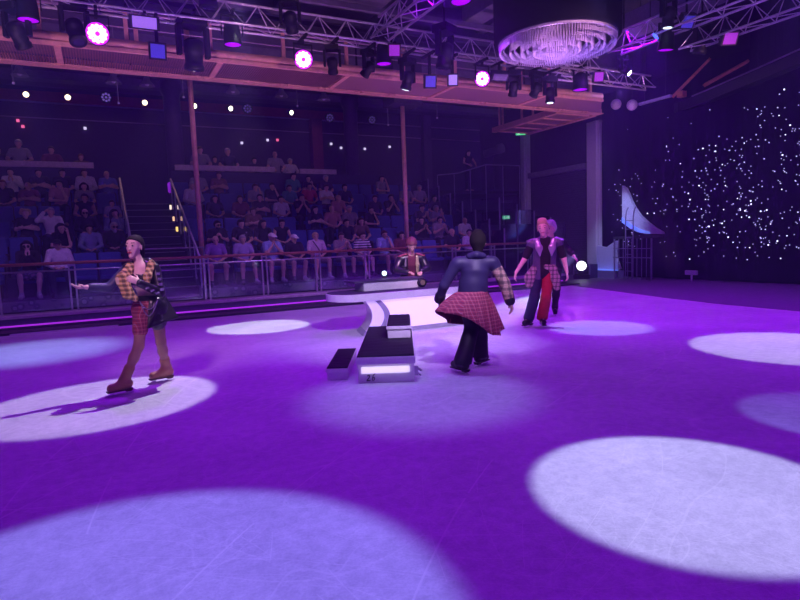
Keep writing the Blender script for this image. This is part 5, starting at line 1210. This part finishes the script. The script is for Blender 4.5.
def skates(o, J, m, sock=0.13):
    for S in 'LR':
        an, to = J['an' + S], J['to' + S]; d = nrm((to - an) * V3(1, 1, 0)); leg = nrm(J['kn' + S] - an); hl = an - d * 0.045; hl[2] = to[2] - 0.005
        pr = [P_('b', an + leg * sock, an, 0.058, 0.056, None, 0.03), P_('b', hl + V3(0, 0, 0.02), to, 0.046, 0.040, None, 0.03), P_('b', an, hl * 0.5 + to * 0.5 + V3(0, 0, 0.02), 0.055, 0.042, None, 0.03)]
        b = np_obj('skate', sdf_mesh(pr, 0.0085, 0.004), m, o)
        z0 = to[2] - 0.045; L_ = np.linalg.norm((to - hl)[:2]) + 0.10; c = (to + hl) / 2; a = math.atan2(d[1], d[0])
        mb = MB(); rot = (0, 0, a)
        mb.box((c[0], c[1], z0 + 0.004), (L_ - 0.02, 0.075, 0.016), rot)
        mb.box((hl[0], hl[1], z0 - 0.008), (0.07, 0.06, 0.022), rot)
        mb.build('sole', M_bskate if m != M_tan else mat('dark_boot_sole', (0.10, 0.05, 0.03), 0.5), b)
        mb = MB(); zb = -0.0 
        hgt = max(0.02, z0 - 0.004)
        mb.box((c[0], c[1], 0.009), (L_ + 0.02, 0.006, 0.016), rot)
        for t in (-0.32, 0.30): mb.box((c[0] + d[0] * L_ * t, c[1] + d[1] * L_ * t, 0.012 + hgt / 2), (0.05, 0.012, hgt), rot)
        mb.build('blade', M_blade, b)
def lean(o, sx, k):
    # shift of the body weight: the whole figure leans sideways over its skates
    for q in [o] + list(o.children_recursive):
        for v in q.data.vertices: v.co.x = v.co.x * sx + k * v.co.z
def flap(name, pts, m, o, r=0.05, axis=(0, 1, 0), sqf=0.25, vox=0.009, kk=0.03):
    pr = [P_('f', a, b, ra, rb, (nrm(axis), sqf), kk) for (a, ra), (b, rb) in zip(pts[:-1], pts[1:])]
    return np_obj(name, sdf_mesh(pr, vox), m, o)
def ringskirt(name, top, hem, m, o, n=96, rows=10, pleat=0.0, npl=18, t0=0, t1=2 * PI, thick=0.008, bulge=0.0):
    # top, hem: functions of angle -> (x, y, z)
    vs = []; fs = []
    for i in range(n + 1):
        a = t0 + (t1 - t0) * i / n; T = V3(*top(a)); B = V3(*hem(a))
        for j in range(rows + 1):
            t = j / rows; p = T * (1 - t) + B * t; p[2] += bulge * math.sin(PI * t)
            rr = 1 + pleat * t * math.cos(npl * a); c = T * (1 - t) + B * t
            ctr = V3(0, 0, 0)
            p[0] = p[0] + pleat * t * math.cos(npl * a) * math.cos(a); p[1] = p[1] + pleat * t * math.cos(npl * a) * math.sin(a)
            vs.append(p)
    for i in range(n):
        for j in range(rows): fs.append((i * (rows + 1) + j, (i + 1) * (rows + 1) + j, (i + 1) * (rows + 1) + j + 1, i * (rows + 1) + j + 1))
    ob = MB().add(vs, fs).build(name, m, o, True); s = ob.modifiers.new('thick', 'SOLIDIFY'); s.thickness = thick
    return ob
def periodic(keys):
    # keys: (deg, (x,y,z)) -> smooth function of angle
    ks = sorted((R(d), V3(*v)) for d, v in keys)
    def f(a):
        a = a % (2 * PI)
        for i in range(len(ks)):
            a0, v0 = ks[i]; a1, v1 = ks[(i + 1) % len(ks)]
            if i == len(ks) - 1: a1 += 2 * PI
            aa = a if a >= a0 else a + 2 * PI
            if a0 <= aa <= a1:
                t = (aa - a0) / (a1 - a0); t = t * t * (3 - 2 * t); return v0 * (1 - t) + v1 * t
        return ks[0][1]
    return f

# --- skater in plaid cropped jacket, left
J = dict(head=V3(-.105, -.02, 1.625), hscale=1.06, fd=V3(-.52, -.85, .03), up=V3(0.0, 0, 1), neck=V3(-.05, .0, 1.44), shL=V3(.115, -.07, 1.375), shR=V3(-.205, .06, 1.375), chest=V3(-.035, 0, 1.27), waist=V3(.03, .02, 1.12), pel=V3(.05, .03, .97),
         hpL=V3(.13, .0, .93), hpR=V3(-.03, .06, .93), knR=V3(-.075, -.03, .52), anR=V3(-.235, -.08, .165), toR=V3(-.385, -.13, .095), knL=V3(.18, .14, .52), anL=V3(.25, .34, .165), toL=V3(.085, .29, .095),
         elL=V3(.17, -.16, 1.11), wrL=V3(-.06, -.27, 1.235), hdL=V3(-.8, -.12, .5), hnL=V3(-.3, .8, -.3), htL=V3(-.3, -.1, 1), elR=V3(-.39, .02, 1.19), wrR=V3(-.62, -.06, 1.215), hdR=V3(-1, -.15, .05), hnR=V3(0, .2, 1), htR=V3(-.2, -1, .2), curlL=0.55, curlR=0.35)
o, L = figure('figure_skater', J, 0.95, True, (0.33, 7.13, 0), 'person skating in cropped black plaid jacket and tan skates, hands out, at left', 3, rz=R(-2.5))
def below(z): return lambda X, Y, Z: z - Z + 0 * X
def above(z): return lambda X, Y, Z: Z - z + 0 * X
np_obj('jacket', sdf_mesh(pick(L, ('torso',)), VX, 0.020, [below(1.20), lambda X, Y, Z: np.where(Z > 1.33, np.minimum(0.085 - np.sqrt((X + 0.075) ** 2 + (Y + 0.09) ** 2 + 0 * Z), 1), -1) + 0 * X]), M_leather, o)
np_obj('sleeve', sdf_mesh(pick(L, ('uarmL', 'farmL')), VX, 0.016), M_leather, o)
np_obj('sleeve', sdf_mesh(pick(L, ('uarmR',)) + trimmed(L, 'farmR', 0.8), VX, 0.016), mat('blue_grey_sleeve', (0.05, 0.055, 0.12), 0.4), o)
np_obj('skirt_yoke', sdf_mesh(pick(L, ('hips',)) + trimmed(L, 'thighL', .4) + [P_('t', J['pel'], J['pel'] + V3(0, 0, .06), .135, .12, None, .04)], VX, 0.030, [above(1.055), lambda X, Y, Z: 0.045 - X + 0 * Z + 0 * Y]), M_leather, o)
flap('plaid_front', [(V3(-.16, -.03, 1.41), .055), (V3(-.235, -.08, 1.28), .085), (V3(-.19, -.13, 1.13), .065), (V3(-.10, -.15, 1.06), .035)], M_ywp, o, axis=(-.5, -.85, 0), sqf=.45)
flap('plaid_lapel', [(V3(.075, -.13, 1.43), .05), (V3(.03, -.185, 1.30), .045), (V3(.02, -.19, 1.20), .03)], M_ywp, o, axis=(-.4, -.9, 0), sqf=.4)
flap('plaid_tail', [(V3(.12, .04, 1.17), .06), (V3(.19, .07, 1.0), .075), (V3(.27, .09, .84), .045)], M_ywp, o, axis=(.5, -.6, .4), sqf=.22)
flap('collar', [(V3(.085, -.115, 1.40), .022), (V3(.05, -.01, 1.475), .026), (V3(-.05, .055, 1.48), .026), (V3(-.13, .01, 1.455), .022)], M_leather, o, axis=(0, 0, 1), sqf=.9)
for k, t in enumerate((0.2, 0.42, 0.64, 0.86)):
    pc = J['shL'] * (1 - t) + J['elL'] * t + V3(.02, -.065, 0); MB().box(pc, (0.045, 0.012, 0.03), (0, 0, .3)).build('sequin_patch', M_silver, o)
for k, t in enumerate((0.15, 0.4, 0.65)):
    pc = J['elL'] * (1 - t) + J['wrL'] * t + V3(.0, -.056, -0.015); MB().box(pc, (0.045, 0.012, 0.022), (0, -.4, 0)).build('sequin_patch', M_silver, o)
np_obj('plaid_shorts', sdf_mesh(pick(L, ('hips',)) + trimmed(L, 'thighR', 0.58) + [P_('t', J['pel'], J['pel'] + V3(0, 0, .06), .135, .12, None, .04)], VX, 0.022, [above(1.06), lambda X, Y, Z: X - 0.055 + 0 * Z + 0 * Y]), M_redp, o)
cx, cy = .06, .03
tp = lambda a: (cx + .180 * math.cos(a), cy + .160 * math.sin(a), 1.055)
hm_ = periodic([(-85, (.03, -.235, .735)), (-40, (.24, -.23, .715)), (0, (.37, -.02, .80)), (45, (.33, .22, .82)), (90, (.08, .27, .76)), (150, (-.10, .2, .76))])
ringskirt('pleated_skirt', tp, hm_, M_leather, o, 120, 8, 0.016, 26, R(-95), R(150))
np_obj('belt', sdf_mesh([P_('t', V3(cx, cy, 1.03), V3(cx, cy, 1.075), .165, .160, (V3(0, 1, 0), .86), .02)], VX, 0.014, [above(1.08), below(1.025)]), M_leather, o)
for dz in (0.10, 0.17):
    pts = [Vector((-.06 + .20 * t, -.165 - .03 * math.sin(PI * t), 1.035 - dz * math.sin(PI * t))) for t in [i / 12 for i in range(13)]]
    MB().path(pts, 0.006, 5).build('chain', M_silver, o)
np_obj('tights', sdf_mesh(pick(L, ('thighL', 'thighR', 'shinL', 'shinR')), VX, 0.004, [above(0.90)]), mat('tan_tights', (0.46, 0.25, 0.17), 0.5), o)
np_obj('hair', hair_mesh(J, 0.008, 'tied', 0.007), HAIRC['dark'], o)
skates(o, J, M_tan)
lean(o, 0.93, 0.062)

# --- skater seen from behind in navy jacket and red kilt
J = dict(head=V3(.13, .03, 1.52), hscale=1.12, fd=V3(.12, 1, -.08), neck=V3(.10, 0, 1.355), shL=V3(-.13, .02, 1.29), shR=V3(.31, .02, 1.285), chest=V3(.085, 0, 1.19), waist=V3(.06, 0, 1.03), pel=V3(.05, 0, .92), hpL=V3(-.03, 0, .88), hpR=V3(.13, 0, .88),
         knL=V3(.03, .05, .50), anL=V3(-.10, -.12, .17), toL=V3(-.19, .02, .095), knR=V3(.15, .12, .50), anR=V3(.15, .26, .17), toR=V3(.24, .37, .095),
         elL=V3(-.28, .05, 1.04), wrL=V3(-.335, .17, .86), hdL=V3(.1, .25, -.95), hnL=V3(1, .1, 0), htL=V3(.2, 1, .2), elR=V3(.43, .0, 1.04), wrR=V3(.485, -.03, .83), hdR=V3(.25, -.05, -1), hnR=V3(-1, 0, 0), htR=V3(-.1, 1, 0))
o, L = figure('figure_skater', J, 0.93, False, (3.82, 5.72, 0), 'person skating away in dark navy jacket and flared red plaid kilt', 0)
np_obj('jacket', sdf_mesh(pick(L, ('torso', 'uarmL')) + trimmed(L, 'farmL', .95) + trimmed(L, 'uarmR', .35) + [P_('t', J['waist'], J['pel'] + V3(0, 0, -.04), .15, .16, (V3(0, 1, 0), .8), .04)], VX, 0.020, [below(.855)]), M_navy, o)
np_obj('plaid_sleeve', sdf_mesh([P_('s', J['shR'] * .7 + J['elR'] * .3, J['elR'], .056, .052, None, .02), P_('s', J['elR'], J['elR'] * .2 + J['wrR'] * .8, .054, .05, None, .02)], VX, 0.014), M_orp, o)
np_obj('cuff', sdf_mesh([P_('s', J['elR'] * .2 + J['wrR'] * .8, J['elR'] * .02 + J['wrR'] * .98, .045, .044)], VX, 0.018), M_leather, o)
np_obj('cuff', sdf_mesh([P_('s', J['elL'] * .25 + J['wrL'] * .75, J['elL'] * .05 + J['wrL'] * .95, .044, .044)], VX, 0.022), M_leather, o)
tp = lambda a: (.05 + .175 * math.cos(a), .145 * math.sin(a), .965)
hm_ = periodic([(0, (.40, -.02, .50)), (45, (.30, .20, .48)), (90, (.06, .24, .52)), (140, (-.22, .20, .56)), (180, (-.41, .04, .745)), (215, (-.30, -.16, .735)), (240, (-.10, -.25, .70)), (270, (.08, -.27, .60)), (310, (.24, -.20, .46)), (335, (.34, -.12, .44))])
ringskirt('kilt', tp, hm_, M_redp, o, 140, 12, 0.018, 15, 0, 2 * PI, 0.008, 0.03)
hm2 = lambda a: V3(*hm_(a)) * V3(.965, .95, 1) + V3(.002, 0, .004)
ringskirt('kilt_lining', lambda a: (.05 + .165 * math.cos(a), .135 * math.sin(a), .955), hm2, mat('dark_maroon_lining', (0.10, 0.012, 0.03), 0.8), o, 140, 12, 0.018, 15, 0, 2 * PI, 0.004, 0.03)
np_obj('trousers', sdf_mesh(pick(L, ('hips', 'thighL', 'thighR', 'shinL', 'shinR')) + [P_('t', J['kn' + S], J['an' + S] + V3(0, 0, -.02), .062, .088, None, .03) for S in 'LR'], VX, 0.020, [below(.12)]), mat('black_trousers', (0.014, 0.013, 0.022), 0.6), o)
np_obj('hair', hair_mesh(J, VX, 'nape', 0.009), HAIRC['dark'], o)
flap('collar', [(V3(.03, -.03, 1.375), .05), (V3(.10, -.06, 1.395), .05), (V3(.17, -.03, 1.375), .05)], M_navy, o, axis=(0, 0, 1), sqf=.8)
skates(o, J, M_bskate, 0.10)

# --- skater in vest with one navy and one red trouser leg
J = dict(head=V3(.135, -.03, 1.70), hscale=1.14, fd=V3(-.12, -1, .02), up=V3(-.08, 0, 1), neck=V3(.15, 0, 1.51), shR=V3(-.055, 0, 1.45), shL=V3(.385, 0, 1.455), chest=V3(.165, 0, 1.32), waist=V3(.15, 0, 1.14), pel=V3(.13, 0, 1.0), hpR=V3(.04, 0, .96), hpL=V3(.22, 0, .96),
         knR=V3(-.02, -.05, .54), anR=V3(-.12, .0, .17), toR=V3(-.20, -.13, .095), knL=V3(.17, -.08, .54), anL=V3(.11, .05, .17), toL=V3(.13, -.12, .095),
         elR=V3(-.18, .0, 1.19), wrR=V3(-.33, -.10, .97), hdR=V3(-.25, -.15, -.95), hnR=V3(1, 0, -.2), htR=V3(.1, -1, 0), elL=V3(.48, .0, 1.18), wrL=V3(.52, -.09, .95), hdL=V3(.12, -.15, -1), hnL=V3(-1, 0, 0), htL=V3(0, -1, 0))
o, L = figure('figure_skater', J, 1.05, False, (6.66, 7.88, 0), 'person skating forward in dark vest with one navy and one red leg', 3, 0.011, R(-38))
np_obj('t_shirt', sdf_mesh(pick(L, ('torso', 'hips')) + trimmed(L, 'uarmR', .8) + trimmed(L, 'uarmL', .8), 0.011, 0.016), mat('black_tee_cloth', (0.012, 0.011, 0.016), 0.8), o)
Vs = [P_('v', J['pel'] + V3(0, 0, -.14), J['chest'], .185, .165, (V3(0, 1, 0), .72), .05), P_('v', J['chest'], J['neck'] + V3(0, 0, -.06), .165, .12, (V3(0, 1, 0), .75), .05), P_('v', J['shL'], J['shR'], .072, .072, None, .04)]
np_obj('vest', sdf_mesh(Vs, 0.011, 0.020, [below(.84), lambda X, Y, Z: np.minimum(np.minimum(0.085 - np.abs(X - 0.165 + 0.0 * Z), -Y - 0.03), 1.0 + 0 * Z)]), mat('grey_violet_leather_vest', (0.10, 0.085, 0.17), 0.4), o)
for s, xx in ((-1, .075), (1, .26)):
    flap('lapel', [(V3(xx + s * .05, -.13, 1.50), .05), (V3(xx + s * .015, -.17, 1.38), .055), (V3(xx, -.175, 1.22), .015)], mat('silver_lapel_leather', (0.42, 0.38, 0.52), 0.3, 0.4), o, axis=(0, 1, 0), sqf=.3, vox=.011)
    sh = J['shR'] if s < 0 else J['shL']
    flap('epaulet', [(sh + V3(-.05 * s, -.03, .075), .055), (sh + V3(.05 * s, -.03, .045), .05)], mat('studded_epaulet', (0.35, 0.30, 0.45), 0.3, 0.5, scale=70, var=0.6), o, axis=(0, 0, 1), sqf=.5, vox=.011)
np_obj('trouser_leg', sdf_mesh(pick(L, ('thighR', 'shinR')) + [P_('t', J['hpR'], J['hpR'] + V3(.03, 0, .05), .10, .10, None, .03), P_('t', J['knR'], J['anR'] + V3(0, 0, .0), .068, .075, None, .03)], 0.011, 0.018, [below(.12), lambda X, Y, Z: np.where(Z > .86, X - .13, -1) + 0 * Y]), mat('navy_trouser_cloth', (0.02, 0.022, 0.07), 0.7), o)['label'] = 'navy trouser leg'
np_obj('trouser_leg', sdf_mesh(pick(L, ('thighL', 'shinL')) + [P_('t', J['hpL'], J['hpL'] + V3(-.03, 0, .05), .10, .10, None, .03), P_('t', J['knL'], J['anL'] + V3(0, 0, .0), .068, .078, None, .03)], 0.011, 0.018, [below(.12), lambda X, Y, Z: np.where(Z > .86, .13 - X, -1) + 0 * Y]), mat('red_trouser_cloth', (0.42, 0.02, 0.04), 0.7), o)['label'] = 'red trouser leg'
flap('tied_plaid_shirt', [(V3(-.04, -.12, 1.02), .06), (V3(-.10, -.12, .88), .085), (V3(-.11, -.10, .76), .07)], M_bwp, o, axis=(0, 1, 0), sqf=.4, vox=.011)
flap('tied_plaid_shirt', [(V3(.17, -.155, 1.06), .04), (V3(.29, -.14, 1.02), .06), (V3(.33, -.13, .85), .075), (V3(.35, -.11, .70), .06)], M_bwp, o, axis=(0, 1, 0), sqf=.4, vox=.011)
np_obj('hair', hair_mesh(J, 0.010, 'quiff', 0.012), HAIRC['blond'], o)
skates(o, J, M_bskate, 0.09)

# --- performer behind, in black jacket with pale hair
J = dict(head=V3(-.01, -.02, 1.70), hscale=1.12, fd=V3(-.5, -.85, 0), neck=V3(0, 0, 1.51), shR=V3(-.22, 0, 1.44), shL=V3(.20, 0, 1.45), chest=V3(0, 0, 1.32), waist=V3(0, 0, 1.14), pel=V3(0, 0, .99), hpR=V3(-.09, 0, .95), hpL=V3(.09, 0, .95),
         knR=V3(-.10, -.05, .54), anR=V3(-.12, .0, .17), toR=V3(-.16, -.14, .095), knL=V3(.09, -.05, .54), anL=V3(.06, .05, .17), toL=V3(.06, -.11, .095),
         elR=V3(-.24, -.05, 1.17), wrR=V3(-.20, -.20, .98), hdR=V3(.1, -.3, -.9), hnR=V3(1, 0, 0), htR=V3(0, -1, 0), elL=V3(.32, .0, 1.29), wrL=V3(.37, -.06, 1.22), hdL=V3(.55, -.15, -.75), hnL=V3(-.6, 0, -.5), htL=V3(-.3, -1, 0))
J['wrL'] = V3(.42, -.10, 1.17)
o, L = figure('figure_skater', J, 1.0, False, (7.86, 8.82, 0), 'person in black jacket with pale hair, half hidden behind the vested skater', 3, 0.011, R(-40))
np_obj('jacket', sdf_mesh(pick(L, ('torso', 'uarmL', 'uarmR', 'hips')) + trimmed(L, 'farmL', .62) + trimmed(L, 'farmR', .9), 0.011, 0.024), M_leather, o)
flap('sparkling_collar', [(V3(-.10, -.11, 1.50), .04), (V3(0, -.12, 1.44), .04), (V3(.10, -.10, 1.51), .045), (V3(.16, -.07, 1.50), .03)], mat('sparkling_silver_cloth', (0.6, 0.55, 0.7), 0.3, 0.5, scale=80, var=0.7), o, axis=(0, 1, 0), sqf=.5, vox=.011)
np_obj('trousers', sdf_mesh(pick(L, ('hips', 'thighL', 'thighR', 'shinL', 'shinR')), 0.011, 0.016, [below(.12)]), mat('black_trousers', (0.014, 0.013, 0.022), 0.6), o)
np_obj('hair', hair_mesh(J, 0.010, 'quiff', 0.016), mat('platinum_hair', (0.78, 0.70, 0.74), 0.5), o)
skates(o, J, M_bskate, 0.09)

# --- performer leaning on the raised console behind the counter
J = dict(head=V3(.0, -.10, 1.49), hscale=1.14, fd=V3(.05, -.80, -.62), neck=V3(0, -.02, 1.315), shR=V3(-.21, .02, 1.235), shL=V3(.21, .02, 1.235), chest=V3(0, .05, 1.14), waist=V3(0, .12, 1.0), pel=V3(0, .17, .90), hpR=V3(-.09, .17, .86), hpL=V3(.09, .17, .86),
         knR=V3(-.11, .06, .50), anR=V3(-.11, .22, .17), toR=V3(-.14, .08, .095), knL=V3(.11, .06, .50), anL=V3(.11, .22, .17), toL=V3(.14, .08, .095),
         elR=V3(-.30, -.06, 1.04), wrR=V3(-.10, -.18, .985), hdR=V3(.6, -.6, -.1), hnR=V3(0, 0, -1), htR=V3(.6, .5, .2), elL=V3(.30, -.06, 1.04), wrL=V3(.16, -.20, .985), hdL=V3(-.25, -.7, -.15), hnL=V3(0, 0, -1), htL=V3(-1, .1, .1))
o, L = figure('figure_skater', J, 0.97, False, (5.36, 9.98, 0), 'person in dark plaid trimmed jacket leaning on console behind the white counter', 0, 0.011, R(-22))
np_obj('shirt', sdf_mesh(pick(L, ('torso',)), 0.011, 0.014), mat('maroon_shirt_cloth', (0.16, 0.03, 0.06), 0.8), o)
np_obj('jacket', sdf_mesh(pick(L, ('torso', 'hips', 'uarmL', 'uarmR')) + trimmed(L, 'farmL', .95) + trimmed(L, 'farmR', .95), 0.011, 0.028, [lambda X, Y, Z: np.minimum(np.minimum(0.075 - np.abs(X), -Y + 0.09), 1.0 + 0 * Z)]), M_leather, o)
for s in (-1, 1):
    flap('plaid_shoulder', [(V3(s * .12, -.03, 1.325), .045), (V3(s * .22, -.02, 1.29), .05)], M_redp, o, axis=(0, 0, 1), sqf=.5, vox=.011)
flap('gold_plaid_trim', [(V3(.10, -.105, 1.27), .03), (V3(.105, -.095, 1.13), .032), (V3(.10, -.05, .98), .028)], mat('gold_sequin_trim', (0.80, 0.66, 0.34), 0.3, 0.4, scale=60, var=0.5), o, axis=(0, 1, 0), sqf=.4, vox=.011)
flap('silver_trim', [(V3(-.12, -.10, 1.25), .02), (V3(-.13, -.09, 1.10), .022)], mat('dull_sequin_trim', (0.35, 0.33, 0.36), 0.3, 0.4, scale=60, var=0.5), o, axis=(0, 1, 0), sqf=.4, vox=.011)
np_obj('trousers', sdf_mesh(pick(L, ('hips', 'thighL', 'thighR', 'shinL', 'shinR')), 0.011, 0.016, [below(.12)]), mat('black_trousers', (0.014, 0.013, 0.022), 0.6), o)
np_obj('hair', hair_mesh(J, 0.010, 'short', 0.022), mat('reddish_brown_hair', (0.16, 0.05, 0.06), 0.5), o)
skates(o, J, M_bskate, 0.09)
# ------------------------------------------------------------------ thin theatrical haze that fills the hall
m = bpy.data.materials.new('thin_stage_haze'); m.use_nodes = True
nt = m.node_tree
for n_ in list(nt.nodes): nt.nodes.remove(n_)
o_ = nt.nodes.new('ShaderNodeOutputMaterial'); v_ = nt.nodes.new('ShaderNodeVolumeScatter')
v_.inputs['Density'].default_value = 0.009; v_.inputs['Anisotropy'].default_value = 0.25; v_.inputs['Color'].default_value = (0.48, 0.34, 1.0, 1)  # scatter colour carries the violet of the stage light, haze itself is neutral
nt.links.new(v_.outputs[0], o_.inputs['Volume'])
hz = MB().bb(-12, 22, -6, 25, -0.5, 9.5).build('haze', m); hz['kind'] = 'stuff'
